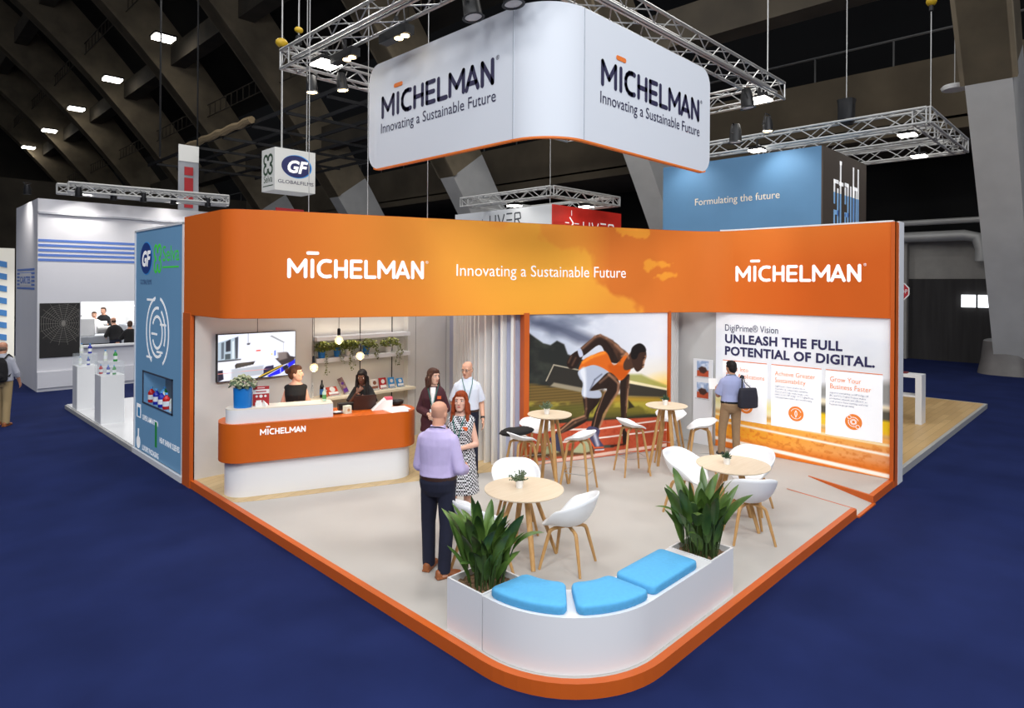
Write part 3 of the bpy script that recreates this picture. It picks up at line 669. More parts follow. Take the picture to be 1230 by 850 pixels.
# things on the counter
pt = thing('flower_pot', 'blue cylindrical pot of pale white-green flowers on the counter ledge', 'flower pot', at_c(-.10, .345, 1.33))
obj('pot', MB().lathe([(.01, 0), (.118, 0), (.124, .27), (.11, .27), (.108, .22), (.01, .22)], 32, at_c(-.10, .345, 1.33)), blue_pot, pt)
fl_m = mat('cream_flower', (206, 204, 172), .8, rgb2=(150, 160, 122), scale=40); gl_m = mat('grey_green_leaf', (92, 112, 82), .6, rgb2=(58, 78, 56), scale=20)
rnd = random.Random(3); fm = MB(); lm = MB(); c = Vector(at_c(-.10, .345, 1.60))
for i in range(150):
    th, ph = rnd.uniform(0, 2 * PI), rnd.uniform(0, 1.25); r = rnd.uniform(.75, 1)
    d = Vector((math.cos(th) * math.sin(ph) * .2, math.sin(th) * math.sin(ph) * .2, math.cos(ph) * .20 - .02)) * r
    if i % 3: fm.ell(c + d, (.016, .016, .014), 6, n=4)
    else: lm.ell(c + d * .96 - Vector((0, 0, .02)), (.045, .03, .012), 6, n=4, M=Matrix.Rotation(th, 4, 'Z') @ Matrix.Rotation(ph - .4, 4, 'Y'))
for i in range(26):
    th = rnd.uniform(0, 2 * PI); lm.tube([c + Vector((0, 0, -.05)), c + Vector((.14 * math.cos(th), .14 * math.sin(th), .05))], .004, 4)
obj('leaves', lm, gl_m, pt); obj('flowers', fm, fl_m, pt)
def bottle(name, label, loc, h, r, body, cap, lab=None, group=None, cat='bottle'):
    t = thing(name, label, cat, loc, 0, group)
    obj('body', MB().lathe([(.003, 0), (r, .005), (r, h * .6), (r * .9, h * .68), (r * .36, h * .82), (r * .36, h * .9)], 14, loc), body, t)
    obj('cap', MB().lathe([(r * .42, h * .88), (r * .42, h), (.002, h)], 12, loc), cap, t)
    if lab: obj('paper_label', MB().lathe([(r * 1.02, h * .2), (r * 1.02, h * .5)], 14, loc, cap=False), lab, t)
    return t
blue_cap = mat('blue_cap', (24, 50, 140), .4); white_p = mat('white_plastic', (236, 236, 234), .4); pal_lab = mat('blue_paper', (50, 110, 180), .6)
bottle('water_bottle', 'small clear water bottle with dark blue cap behind the red desk sign', at_c(.02, .43, 1.33), .19, .028, mat_glass('bottle_glass', (200, 215, 225), .4), blue_cap)
red_p = mat('red_print', (168, 34, 40), .6); paper = mat('white_paper', (240, 239, 236), .7)
sg = thing('desk_sign', 'red and white acrylic desk sign with pictograms on the counter ledge', 'desk sign', at_c(.14, .38, 1.33), RZ_D)
Ms = frame(at_c(.03, .38, 1.33), DV)
obj('board', MB().box(0, .215, 0, .27, 0, .006).xf(Ms), red_p, sg); obj('title_band', MB().box(0, .215, .165, .225, .006, .008).xf(Ms), paper, sg)
obj('heading_bar', MB().box(.04, .175, .188, .204, .008, .010).xf(Ms), red_p, sg); ic = MB()
for x in (.05, .107, .165): ic.prism(disc_poly(x, .13, .016 if x != .107 else .022), .006, .009)
ic.box(.06, .155, .243, .252, .006, .009); obj('pictograms', ic.xf(Ms), paper, sg); obj('stand_foot', MB().box(0, .215, 0, .004, -.05, .05).xf(Ms), acr, sg)
ch = thing('card_holder', 'small white card holder with cards in front of the red desk sign', 'card holder', at_c(.13, .30, 1.33), RZ_D)
M = frame(at_c(.06, .31, 1.33), DV); obj('tray', MB().box(0, .09, .0, .055, 0, .03).xf(M), white_p, ch); obj('cards', MB().box(.01, .08, .03, .085, .006, .02).xf(M), paper, ch)
cb = MB(); cb.add([(.09, 0, 0), (.17, 0, .02), (.15, 0, .08), (.10, .09, .02), (.16, .03, .03)], [(0, 1, 4, 3), (0, 3, 2), (1, 2, 4), (3, 4, 2)])
tag(obj('crumpled_tissue', cb.xf(M), paper), 'crumpled white paper beside the card holder on the ledge', 'paper')
bottle('sanitizer_bottle', 'white and green pump bottle at the right end of the counter ledge', at_c(1.0, .36, 1.33), .2, .03, mat('pale_green_plastic', (206, 226, 206), .4), white_p, mat('green_sticker', (96, 160, 90), .6))
t = thing('paper_bowl', 'grey shallow tray of cards on orange counter beside the white ledge', 'tray', at_c(1.19, .40, 1.13))
obj('tray', MB().lathe([(.05, 0), (.09, .025), (.085, .025), (.05, .006)], 20, at_c(1.19, .40, 1.13)), mat('grey_tray', (120, 124, 138), .5), t); obj('cards', MB().box(-.05, .05, -.03, .03, .02, .03, M=Matrix.Translation(at_c(1.19, .40, 1.13))), paper, t)
t = thing('carton', 'small white and green carton on the orange counter beside the laptop', 'box', at_c(1.33, .36, 1.13), RZ_D)
M = Matrix.Translation(at_c(1.33, .36, 1.13)) @ Matrix.Rotation(RZ_D + .4, 4, 'Z'); obj('carton_body', MB().box(-.05, .05, -.04, .04, 0, .115, M=M), mat('cream_card', (226, 232, 212), .6), t); obj('printed_mark', MB().prism(disc_poly(0, .055, .022), .001, .003).xf(M @ Matrix.Translation((0, -.04, 0)) @ Matrix.Rotation(PI / 2, 4, 'X')), mat('tan_ink', (190, 160, 110), .6), t)
t = thing('card_terminal', 'black box on the counter behind the cream carton', 'box', at_c(1.30, .60, 1.13), RZ_D)
M = Matrix.Translation(at_c(1.36, .66, 1.13)) @ Matrix.Rotation(RZ_D, 4, 'Z'); obj('case', MB().box(-.12, .12, -.06, .06, 0, .1, M=M), black, t); obj('panel', MB().box(-.10, .10, -.062, -.06, .03, .08, M=M), dark_metal, t)
lp = thing('laptop', 'open dark laptop seen from behind in front of the woman with the phone', 'laptop', at_c(1.62, .58, 1.13), RZ_D)
M = Matrix.Translation(at_c(1.62, .55, 1.13)) @ Matrix.Rotation(RZ_D, 4, 'Z')
obj('keyboard_base', MB().box(-.17, .17, 0, .23, 0, .018, M=M), black, lp); obj('lid', MB().box(-.17, .17, -.008, 0, 0, .235, M=M @ Matrix.Rotation(.22, 4, 'X')), mat('dark_brown_lid', (48, 32, 28), .4), lp)
pp = MB(); M = Matrix.Translation(at_c(2.06, .30, 1.13))
for i, (x, y, r) in enumerate(((-.05, .02, .3), (.06, -.03, -.2), (.0, .06, .8), (.12, .05, .1))):
    pm = MB().box(-.105, .105, -.15, .15, .004 * i, .004 * i + .003, M=M @ Matrix.Translation((x, y, 0)) @ Matrix.Rotation(r + RZ_D, 4, 'Z'))
    tag(obj('paper_sheet', pm, paper), 'white paper sheet in a loose spread pile at the right of the counter', 'paper', 'loose paper sheets on the counter')
tb = MB().prism([(-.15, 0), (.15, 0), (.05, .17)], -.06, .06).xf(Matrix.Translation(at_c(1.86, .46, 1.13)) @ Matrix.Rotation(RZ_D, 4, 'Z') @ Matrix.Rotation(PI / 2, 4, 'X'))
tag(obj('paper_tent', tb, paper), 'white triangular paper tent card leaning beside the pink topped carton', 'card')
t = thing('carton', 'small white carton with pink top standing behind the papers', 'box', at_c(2.02, .58, 1.13), RZ_D)
M = Matrix.Translation(at_c(2.0, .60, 1.13)) @ Matrix.Rotation(RZ_D, 4, 'Z'); obj('carton_body', MB().box(-.055, .055, -.05, .05, 0, .12, M=M), paper, t); obj('pink_top', MB().box(-.056, .056, -.051, .051, .12, .16, M=M), mat('pink_print', (222, 92, 110), .6), t)
t = thing('black_bowl', 'round black bowl at the back right of the orange counter', 'bowl', at_c(2.16, .72, 1.13)); obj('bowl', MB().lathe([(.05, 0), (.105, .03), (.115, .075), (.10, .075), (.06, .02), (.005, .018)], 24, at_c(2.16, .72, 1.13)), black, t)
# television
tv = thing('television', 'wall mounted flat television showing a white factory machine and blue conveyor', 'television', (4.38, 10.02, 1.9))
Mt = frame((3.76, 9.955, 1.55), (1, 0, 0))
obj('casing', MB().box(-.012, 1.252, -.012, .722, -.06, -.004).xf(Mt), black, tv)
cv = Canvas(150, 90); X, Y = cv.X, cv.Y
cv.C[:] = (226, 229, 243); cv.fill(np.clip(X - .3, 0, 1) * np.clip(1 - Y, 0, 1), (246, 247, 252))
def TVp(pts): return [((x - 275) / 640., (y - (226 - 26 * (x - 275) / 640.)) / (383 - 14 * (x - 275) / 640.)) for x, y in pts]
def tp(pts, c, s=.008): cv.poly(TVp(pts), c, s)
tp([(275, 290), (432, 240), (432, 430), (275, 440)], (170, 186, 200)); tp([(335, 280), (372, 262), (372, 360), (335, 365)], (40, 44, 58)); tp([(300, 290), (322, 285), (320, 420), (300, 425)], (90, 100, 112)); tp([(405, 250), (432, 240), (430, 420), (410, 425)], (60, 66, 80)); tp([(330, 385), (372, 380), (372, 425), (330, 428)], (66, 78, 86)); tp([(385, 280), (400, 275), (400, 420), (385, 420)], (214, 224, 230))
tp([(275, 436), (455, 425), (455, 436), (275, 450)], (60, 62, 70)); tp([(275, 450), (600, 430), (600, 560), (275, 580)], (232, 233, 244)); cv.line(TVp([(512, 210), (512, 300)]), .006, (110, 112, 120)); tp([(500, 298), (530, 294), (525, 308), (505, 312)], (60, 60, 70))
tp([(405, 480), (420, 462), (570, 448), (555, 475), (412, 505)], (42, 38, 40)); tp([(380, 510), (640, 485), (640, 560), (380, 590)], (178, 182, 192), .03); tp([(275, 520), (312, 514), (320, 590), (275, 612)], (26, 24, 44)); tp([(640, 520), (660, 495), (725, 485), (728, 520), (640, 560)], (36, 32, 70))
cv.line(TVp([(275, 545), (730, 512)]), .008, (236, 150, 140)); tp([(690, 240), (710, 232), (820, 290), (815, 300)], (150, 152, 158)); cv.line(TVp([(812, 290), (815, 400)]), .006, (160, 162, 172)); tp([(575, 260), (690, 250), (690, 400), (580, 410)], (232, 234, 246), .02)
tp([(578, 356), (616, 352), (616, 364), (578, 368)], (226, 70, 54), .004); cv.ell(TVp([(710, 392)])[0][0], TVp([(710, 392)])[0][1], .012, .02, (240, 200, 30), .3); tp([(730, 362), (744, 360), (744, 404), (730, 406)], (90, 120, 230)); tp([(740, 430), (770, 425), (780, 385), (850, 380), (870, 410), (915, 420), (905, 455), (800, 490), (770, 460)], (52, 44, 48), .012); tp([(760, 380), (840, 375), (845, 430), (770, 450)], (120, 108, 108), .03)
tp([(570, 600), (690, 520), (800, 484), (810, 492), (650, 580), (600, 600)], (52, 50, 60)); cv.line(TVp([(605, 580), (800, 490)]), .018, (236, 196, 40)); cv.line(TVp([(610, 590), (810, 498)]), .008, (30, 26, 40)); tp([(670, 575), (800, 505), (915, 440), (915, 475), (780, 560), (690, 585)], (34, 34, 226)); cv.line(TVp([(850, 480), (858, 555)]), .008, (200, 206, 250)); cv.line(TVp([(785, 515), (790, 560)]), .008, (200, 206, 250)); tp([(800, 560), (915, 490), (915, 560), (800, 570)], (210, 212, 226)); cv.ell(.87, .83, .05, .07, (30, 30, 40), .4)
cv.sheet('screen', plane_fn(Mt, 1.24, .71), screen_m, tv)
# reception shelves
def shelf(label, x0, x1, y0, z0, z1, m=white):
    return tag(obj('wall_shelf', MB().box(x0, x1, y0, 10.158, z0, z1), m, bevel=.004), label, 'shelf', 'reception wall shelves')
shelf('white top light ledge above the ivy plants', 5.365, 7.3, 9.90, 2.07, 2.14)
shelf('white middle shelf carrying the row of ivy pots', 5.365, 7.3, 9.90, 1.70, 1.775)
shelf('long low cream lit shelf carrying product packs behind the counter', 5.22, 7.36, 9.80, 1.06, 1.105, mat('cream_shelf', (240, 228, 200), .5))
ROWS = [(5.50, blue_pot, 'blue ivy pot at the left end of the middle shelf'), (5.80, blue_pot, 'blue ivy pot second from left on the middle shelf'), (6.03, white_pot, 'white ivy pot third from left on the middle shelf'), (6.38, blue_pot, 'blue ivy pot in the middle right of the shelf'), (6.87, white_pot, 'white ivy pot at the right end of the middle shelf')]
for k, (x, m, lb) in enumerate(ROWS):
    rnd = random.Random(40 + k); loc = (x, 9.99, 1.776); t = thing('ivy_pot', lb + ' with trailing leaves', 'potted plant', loc, 0, 'ivy pots on the middle shelf')
    obj('pot', MB().lathe([(.005, 0), (.052, 0), (.066, .16), (.058, .16), (.055, .13), (.005, .13)], 20, loc), m, t)
    fo = MB(); W_ = .21 if k in (1, 3, 4) else .15
    def leafq(p, s):
        M = Matrix.Translation(p) @ Matrix.Rotation(rnd.uniform(0, 6.3), 4, 'Z') @ Matrix.Rotation(rnd.uniform(.2, 1.3), 4, 'X')
        fo.add([M @ Vector(q) for q in ((0, -s, 0), (s * .8, -.2 * s, .1 * s), (s * .4, s * .5, 0), (0, s, -.1 * s), (-s * .4, s * .5, 0), (-s * .8, -.2 * s, .1 * s))], [(0, 1, 2, 3, 4, 5)])
    for i in range(340):
        a, r = rnd.uniform(0, 2 * PI), rnd.uniform(0, 1) ** .6
        leafq(Vector((x + W_ * r * math.cos(a), 9.98 + .10 * r * math.sin(a) - .03, 1.945 + rnd.uniform(-.06, .11) * (1.2 - .6 * r))), rnd.uniform(.014, .026))
    for s in range(2 + (k > 1)):
        sx = x + rnd.uniform(-W_, W_); L = rnd.uniform(.16, .40) if k else .42; px_, py = sx, 9.88; pts = [(x + (sx - x) * .4, 9.95, 1.95), (sx, 9.885, 1.93)]
        for q in range(12):
            z = 1.92 - L * q / 11; px_ += rnd.uniform(-.02, .02); pts.append((px_, py - .005, z))
            for _ in range(2): leafq(Vector((px_ + rnd.uniform(-.03, .03), py - .015 + rnd.uniform(-.01, .01), z)), rnd.uniform(.012, .022))
        fo.tube(pts, .002, 4)
    obj('trailing_leaves', fo, ivy_m, t)
# product packs on the low shelf
SH = 1.106
bottle('glass_bottle', 'dark glass bottle with blue paper label at left of the product shelf', (5.47, 9.92, SH), .3, .036, mat('dark_glass', (22, 20, 26), .1), black, pal_lab)
bottle('orange_bottle', 'small orange capped bottle beside the dark glass bottle', (5.56, 9.93, SH), .12, .022, mat('orange_plastic', (214, 84, 40), .4), white_p)
bottle('clear_vial', 'slim clear vial at the far left of the product shelf', (5.33, 9.98, SH), .26, .025, acr, white_p)
def pack(label, x, w, h, c, c2, tilt=-.25, roll=0, cat='product pack', name='product_pack', stand=True):
    M = Matrix.Translation((x, 9.95, SH + .012)) @ Matrix.Rotation(roll, 4, 'Y') @ Matrix.Rotation(tilt, 4, 'X')
    t = thing(name, label, cat, (x, 9.95, SH)); obj('pouch', MB().box(-w / 2, w / 2, -.015, .015, 0, h, M=M), c, t, bevel=.006)
    obj('printed_band', MB().box(-w / 2 + .01, w / 2 - .01, -.018, -.015, h * .08, h * .33, M=M), c2, t); obj('printed_motif', MB().prism(disc_poly(0, h * .65, w * .26), .016, .019).xf(M @ Matrix.Rotation(PI / 2, 4, 'X')), c2, t)
    if stand: obj('display_stand', MB().box(x - w / 2, x + w / 2, 9.92, 10.0, SH, SH + .012).box(x - w / 2, x + w / 2, 9.90, 9.905, SH, SH + .05), acr, t)
cream_pk = mat('white_pack', (226, 220, 214), .5); br_pk = mat('brown_print', (140, 84, 58), .5); sky_pk = mat('sky_blue_pack', (54, 146, 212), .45); red_pk = mat('red_pack', (176, 30, 36), .45); or_pk = mat('rust_pack', (194, 62, 36), .45); pur = mat('purple_pack', (92, 40, 140), .4)
pack('rust red slanted carton on an acrylic stand left on the product shelf', 5.72, .2, .17, or_pk, paper, -.75)
pack('tall floral pouch tilted sideways over a purple pack', 5.97, .10, .30, mat('floral_pack', (96, 72, 74), .5, rgb2=(180, 150, 140), scale=18), pur, -.3, -.35)
pack('white and brown pouch on the shelf right of the woman with the phone', 6.55, .14, .19, cream_pk, br_pk); pack('deep red pouch with white lettering band on the product shelf', 6.73, .15, .2, red_pk, paper)
pack('taller sky blue pouch on the product shelf', 6.92, .13, .19, sky_pk, cream_pk); pack('shorter sky blue pouch at the right end of the product shelf', 7.12, .14, .16, sky_pk, paper, -.4)
# pendant bulbs
bulb_m = mat('glowing_bulb', (255, 236, 190), emit=4.5); bg = mat_glass('bulb_glass', (255, 240, 205), .35)
for a, z, lb in ((.88, 1.80, 'lowest bare globe bulb, leftmost of the three pendants'), (1.24, 2.20, 'highest bare globe bulb, middle of the three pendants'), (1.56, 1.95, 'bare globe bulb rightmost of the three pendants')):
    p = FP(a, .6, z); t = thing('pendant_bulb', lb, 'pendant light', tuple(p), 0, 'pendant bulbs over the counter')
    obj('cable', MB().tube([p + Vector((0, 0, .15)), (p.x, p.y, 4.0)], .004, 6), black, t)
    obj('socket', MB().lathe([(.006, .18), (.02, .17), (.024, .15), (.024, .075), (.02, .07)], 14, tuple(p)), black, t)
    b = obj('globe', MB().ell(p, (.062, .062, .062), 20, n=14), bg, t); obj('filament', MB().ell(p, (.028, .028, .032), 12), bulb_m, b)
    l = bpy.data.lights.new('bulb', 'POINT'); l.energy = 6; l.color = (1, .82, .55); l.shadow_soft_size = .06; lo = bpy.data.objects.new('bulb_light', l); lo.location = p + Vector((0, -.0, -.09)); COL.objects.link(lo)
# brochure rack
bk = thing('brochure_rack', 'slim white wall rack holding two brochures left of the man with the bag', 'brochure rack', (10.95, 5.77, P))
Mk = frame((10.95, 5.98, P), (0, -1, 0))
obj('back_panel', MB().box(.02, .40, 0, 1.58, 0, .03).xf(Mk), mat('rack_white', (236, 237, 240), .4), bk)
for k, z in enumerate((.86, 1.26)):
    cv = Canvas(24, 30); cv.C[:] = (150, 172, 206); cv.fill(np.clip((fnoise(cv.X, cv.Y, 4, 4, k) - .4) * 4, 0, 1), (214, 222, 236)); cv.poly([(.0, .62), (1, .58), (1, 1), (0, 1)], (186, 84, 54), .05); cv.poly([(.1, .5), (.4, .35), (.75, .4), (.9, .6), (.6, .8), (.3, .75)], (70, 48, 42), .08)
    q = cv.sheet('brochure', plane_fn(Mk @ Matrix.Translation((.10, z, .04)), .235, .29), print_glow); tag(q, ('lower' if k == 0 else 'upper') + ' brochure with sky and red ground photo in the wall rack', 'brochure', 'brochures in the wall rack')
    obj('pocket', MB().box(.08, .355, z - .02, z - .005, .03, .06).xf(Mk), acr, bk)
obj('rack_mark', MB().box(.13, .30, .42, .45, .03, .034).xf(Mk), navy, bk)
# ---- bench and planters
inn = lambda r, a0, a1, n=16: arc(4.4, 3.65, r, a0, a1, n)
bo = [(3.5, 3.755)] + inn(.9, 180, 270) + [(5.405, 2.75)]; bi = [(5.405, 3.2)] + inn(.45, 270, 180) + [(3.95, 3.755)]
bn = thing('curved_bench', 'white curved bench following the rounded front corner of the stand', 'bench', (4.0, 3.2, P))
obj('bench_body', MB().prism(bo + bi, P, .55), white, bn, bevel=.004)
def cush(poly, label):
    m = MB(); n = len(poly); cx = sum(q[0] for q in poly) / n; cy = sum(q[1] for q in poly) / n
    def sc(k, z): return [(cx + (q[0] - cx) * k, cy + (q[1] - cy) * k, z) for q in poly]
    m.loft([sc(.96, .551), sc(1.0, .565), sc(1.0, .605), sc(.985, .618), sc(.94, .626), sc(.6, .632), sc(.1, .634)])
    return tag(obj('seat_cushion', m, cushion_m, sharp=80), label, 'cushion', 'blue bench cushions')
def rsec(a0, a1, r0, r1, cr):
    pts = []; da = math.degrees(cr / r1); di = math.degrees(cr / r0)
    def pol(r, a): return (4.4 + r * math.cos(math.radians(a)), 3.65 + r * math.sin(math.radians(a)))
    pts += [pol(r1, a) for a in np.linspace(a0 + da, a1 - da, 10)] + [pol(r1 - cr * .3, a1 - da * .3), pol(r1 - cr, a1), pol(r0 + cr, a1), pol(r0 + cr * .3, a1 - di * .3)]
    pts += [pol(r0, a) for a in np.linspace(a1 - di, a0 + di, 8)] + [pol(r0 + cr * .3, a0 + di * .3), pol(r0 + cr, a0), pol(r1 - cr, a0), pol(r1 - cr * .3, a0 + da * .3)]
    return pts
cush(rsec(176, 221, .47, .875, .05), 'light blue curved cushion beside the left planter'); cush(rsec(226, 271, .47, .875, .05), 'light blue curved cushion in the middle of the bench')
cush(rrect(4.47, 5.20, 2.775, 3.16, .05, 4), 'light blue straight rectangular cushion beside the right planter')
def planter(x0, x1, y0, y1, label, seed, plabel, nl, off):
    t = thing('planter_box', label, 'planter', ((x0 + x1) / 2, (y0 + y1) / 2, P)); w = .018
    m = MB(); m.box(x0, x1, y0, y0 + w, P, .555).box(x0, x1, y1 - w, y1, P, .555).box(x0, x0 + w, y0 + w, y1 - w, P, .555).box(x1 - w, x1, y0 + w, y1 - w, P, .555).box(x0 + w, x1 - w, y0 + w, y1 - w, P, P + .02)
    obj('box_walls', m, white, t); so = MB(); so.grid(lambda u, v: (x0 + w + u * (x1 - x0 - 2 * w), y0 + w + v * (y1 - y0 - 2 * w), .50 + .014 * math.sin(37 * u + 11 * v) * math.sin(29 * v - 7 * u)), 22, 22)
    obj('bark_soil', so, soil, t)
    rnd = random.Random(seed); fo = MB(); st = MB(); cx, cy = (x0 + x1) / 2, (y0 + y1) / 2
    for i in range(nl):
        a = rnd.uniform(0, 2 * PI); r = rnd.uniform(.03, .17); bx, by = cx + r * math.cos(a) * 1.05 + off[0] * .3, cy + r * math.sin(a) * 1.05 + off[1] * .3
        ln = rnd.uniform(.30, .46); wd = rnd.uniform(.046, .070); stem = rnd.uniform(.04, .40); lean = rnd.uniform(.10, .55) * (1.0 if i % 5 else 1.7); az = a + rnd.uniform(-.8, .8)
        dr = Vector((math.cos(az), math.sin(az), 0)); up = Vector((0, 0, 1)); p = Vector((bx, by, .49)); ang = lean * .35
        sd = Vector((-dr.y, dr.x, 0)); tw = rnd.uniform(-.9, .9); path = []; N = 9
        steps = [stem / 2] * 2 + [ln / N] * N; cur = p.copy(); path.append((cur.copy(), ang))
        for k, s_ in enumerate(steps):
            if k >= 2: ang += lean * .13 + (rnd.uniform(.0, .03))
            cur = cur + (dr * math.sin(ang) + up * math.cos(ang)) * s_; path.append((cur.copy(), ang))
        st.tube([q[0] for q in path[:3]], .0055, 5)
        o = len(fo.v); sg_ = sd * math.cos(tw) + dr * math.sin(tw) * .8
        for k in range(N + 1):
            c_, an = path[2 + k]; f = k / N; ww = wd * max(0, math.sin(PI * min(1, f * .95 + .05)) ** .62) * (1 - .22 * f) if k < N else .001
            nrm = (dr * math.cos(an) - up * math.sin(an))
            for e in (-1, -.5, 0, .5, 1): fo.v.append(tuple(c_ + sg_ * (ww * e) + nrm * (-.30 * ww * (1 - abs(e)))))
        for k in range(N):
            for e in range(4): q = o + k * 5 + e; fo.f.append((q, q + 1, q + 6, q + 5)); fo.m.append(0)
    pl = thing('aspidistra_plant', plabel, 'plant', (cx, cy, .5)); obj('broad_leaves', fo, leaf, pl, sharp=None); obj('stems', st, mat('green_stem', (60, 82, 40), .6), pl)
planter(3.5, 3.955, 3.765, 4.20, 'white square planter box at the left end of the curved bench', 12, 'bushy dark green plant with broad blades in the left planter beside the man in lilac', 64, (0, 0))
planter(5.41, 5.84, 2.755, 3.2, 'white square planter box at the right end of the curved bench', 23, 'bushy dark green plant with broad blades in the right planter by the table', 64, (0, 0))
# ---- tables
def small_plant(x, y, z, label, kind):
    t = thing('small_potted_plant', label, 'potted plant', (x, y, z)); rnd = random.Random(int(x * 100))
    obj('pot', MB().lathe([(.004, 0), (.036, 0), (.046, .085), (.040, .085), (.038, .07), (.004, .07)], 20, (x, y, z)), white_pot, t); fo = MB()
    for i in range(46):
        a = rnd.uniform(0, 6.28); e = rnd.uniform(.25, 1.5); L = rnd.uniform(.05, .10 if kind else .13); d = Vector((math.cos(a) * math.cos(e), math.sin(a) * math.cos(e), math.sin(e)))
        b = Vector((x, y, z + .07)) + Vector((d.x, d.y, 0)) * .015
        if kind: fo.tube([b, b + d * L * .6, b + d * L + Vector((0, 0, .006))], [.007, .006, .0008], 5)
        else:
            fo.tube([b, b + d * L], [.003, .001], 4)
            for q in range(3): fo.ell(b + d * L * (.5 + .2 * q) + Vector((rnd.uniform(-.01, .01), rnd.uniform(-.01, .01), 0)), (.012, .010, .006), 6, n=4, M=Matrix.Rotation(rnd.uniform(0, 3), 4, 'X'))
    obj('foliage', fo, mat('succulent_green', (56, 84, 58), .55) if kind else mat('sage_green', (96, 112, 82), .6), t)
def table(x, y, h, r, spread, label, cat, rot, group=None):
    t = thing('round_table', label, cat, (x, y, P), rot)
    t_ = Matrix.Translation((x, y, P)) @ Matrix.Rotation(rot, 4, 'Z')
    obj('tabletop', MB().lathe([(.01, h - .024), (r - .03, h - .024), (r, h - .008), (r, h), (.01, h)], 64, M=t_), oak_top, t)
    for k in range(4):
        a = PI / 4 + k * PI / 2; ca, sa = math.cos(a), math.sin(a); sp0, sp1 = .10, spread
        obj('leg', MB().tube([(ca * sp0, sa * sp0, h - .022), (ca * (sp0 + (sp1 - sp0) * .5), sa * (sp0 + (sp1 - sp0) * .5), h * .5), (ca * sp1, sa * sp1, 0)], [.034, .031, .024], 12, flat=.72).xf(t_), oak, t)
    obj('under_frame', MB().box(-.13, .13, -.02, .02, h - .05, h - .024).box(-.02, .02, -.13, .13, h - .05, h - .024).xf(t_), oak, t)
table(5.02, 4.74, .74, .43, .37, 'low round pale oak table with three white armchairs beside the left planter', 'table', .25)
table(7.56, 3.58, .74, .44, .37, 'low round pale oak table with three white armchairs near the right wall print', 'table', .6)
table(7.06, 6.16, 1.05, .325, .30, 'tall round oak bar table at the left of the runner print', 'bar table', .3)
table(8.92, 5.33, 1.05, .325, .30, 'tall round oak bar table at the right of the runner print', 'bar table', .2)
small_plant(5.0, 4.79, P + .741, 'small sprig plant in white pot on the left low table', 0); small_plant(7.50, 3.63, P + .741, 'small spiky succulent in white pot on the right low table', 1)
small_plant(7.03, 6.19, P + 1.051, 'small green plant in white pot on the left bar table', 0); small_plant(8.93, 5.36, P + 1.051, 'small white pot with low green sprig on the right bar table', 1)
# ---- chairs
def sstep(x, a, b): x = min(1, max(0, (x - a) / (b - a))); return x * x * (3 - 2 * x)
def shell_mesh(kind):
    m = MB(); na, nr = 56, 14; vs = []
    for j in range(nr + 1):
        rho = j / nr
        for i in range(na):
            th = 2 * PI * i / na; back = math.cos(th + PI / 2)          # +1 at the back (-y), -1 at the front (+y)
            ab = math.degrees(math.acos(max(-1, min(1, back))))         # angle from the back
            if kind == 'arm': H = .345 - .135 * sstep(ab, 18, 105) - .205 * sstep(ab, 90, 150); R = .265 + .02 * sstep(180 - ab, 90, 150) + (.02 if 60 < ab < 120 else 0) * 0; flare = .045 * sstep(180 - ab, 60, 150)
            else: H = .125 - .055 * sstep(ab, 20, 85) - .085 * sstep(ab, 85, 150); R = .205; flare = .05 * sstep(180 - ab, 30, 120)
            f = math.sin(rho * PI / 2); r = (R * f ** .85 + flare * rho ** 3); z = H * (1 - math.cos(rho * PI / 2)) ** 1.15
            ex = 1.06; x = r * math.cos(th) * ex; y = r * math.sin(th) * (.98 if y_front(th) else .98)
            if ab > 120: z -= .02 * rho * rho * sstep(ab, 120, 170)
            vs.append((x, y, z))
    m.v = vs
    for j in range(nr):
        for i in range(na): m.f.append((j * na + i, j * na + (i + 1) % na, (j + 1) * na + (i + 1) % na, (j + 1) * na + i)); m.m.append(0)
    return m
def y_front(th): return math.sin(th) > 0
def make_seat(kind, label, cat):
    t = thing('armchair' if kind == 'arm' else 'bar_stool', label, cat, (0, 0, 0)); sh = .435 if kind == 'arm' else .73
    s = obj('seat_shell', shell_mesh(kind).xf(Matrix.Translation((0, 0, sh))), shell_m, t, sharp=None)
    so = s.modifiers.new('thick', 'SOLIDIFY'); so.thickness = .014; so.offset = -1
    for sx in (-1, 1):
        for sy in (-1, 1):
            if kind == 'arm': pts = [(sx * .235, sy * .225, 0), (sx * .19, sy * .185, .20), (sx * .152, sy * .15, .365), (sx * .142, sy * .138, .392), (sx * .115, sy * .11, .408), (0.012 * sx, .012 * sy, .418)]; rr = [.014, .018, .020, .020, .018, .016]
            else: pts = [(sx * .215, sy * .215, 0), (sx * .165, sy * .165, .38), (sx * .125, sy * .125, .66), (sx * .118, sy * .116, .685), (sx * .095, sy * .09, .703), (.012 * sx, .012 * sy, .712)]; rr = [.014, .0185, .0195, .0195, .018, .016]
            obj('leg', MB().tube(pts, rr, 10), oak, t)
    obj('seat_mount', MB().lathe([(.005, 0), (.055, 0), (.055, .025), (.005, .025)], 16, (0, 0, sh - .022)), oak, t)
    if kind != 'arm':
        z = .27; k = .215 - .05 * z / .38; obj('footrest', MB().tube([(-k, -k, z), (k, -k, z), (k, k, z), (-k, k, z), (-k, -k, z)], .006, 8), alu, t)
    return t
def at_seat(first, used, x, y, face, label, group):
    rz = math.radians(face - 90)
    if not used: first.location = (x, y, P); first.rotation_euler = (0, 0, rz); first['label'] = label; first['group'] = group; return first
    return dup(first, (x, y, P), rz, label, group)
A_ = make_seat('arm', 'x', 'chair'); g = 'white shell armchairs'
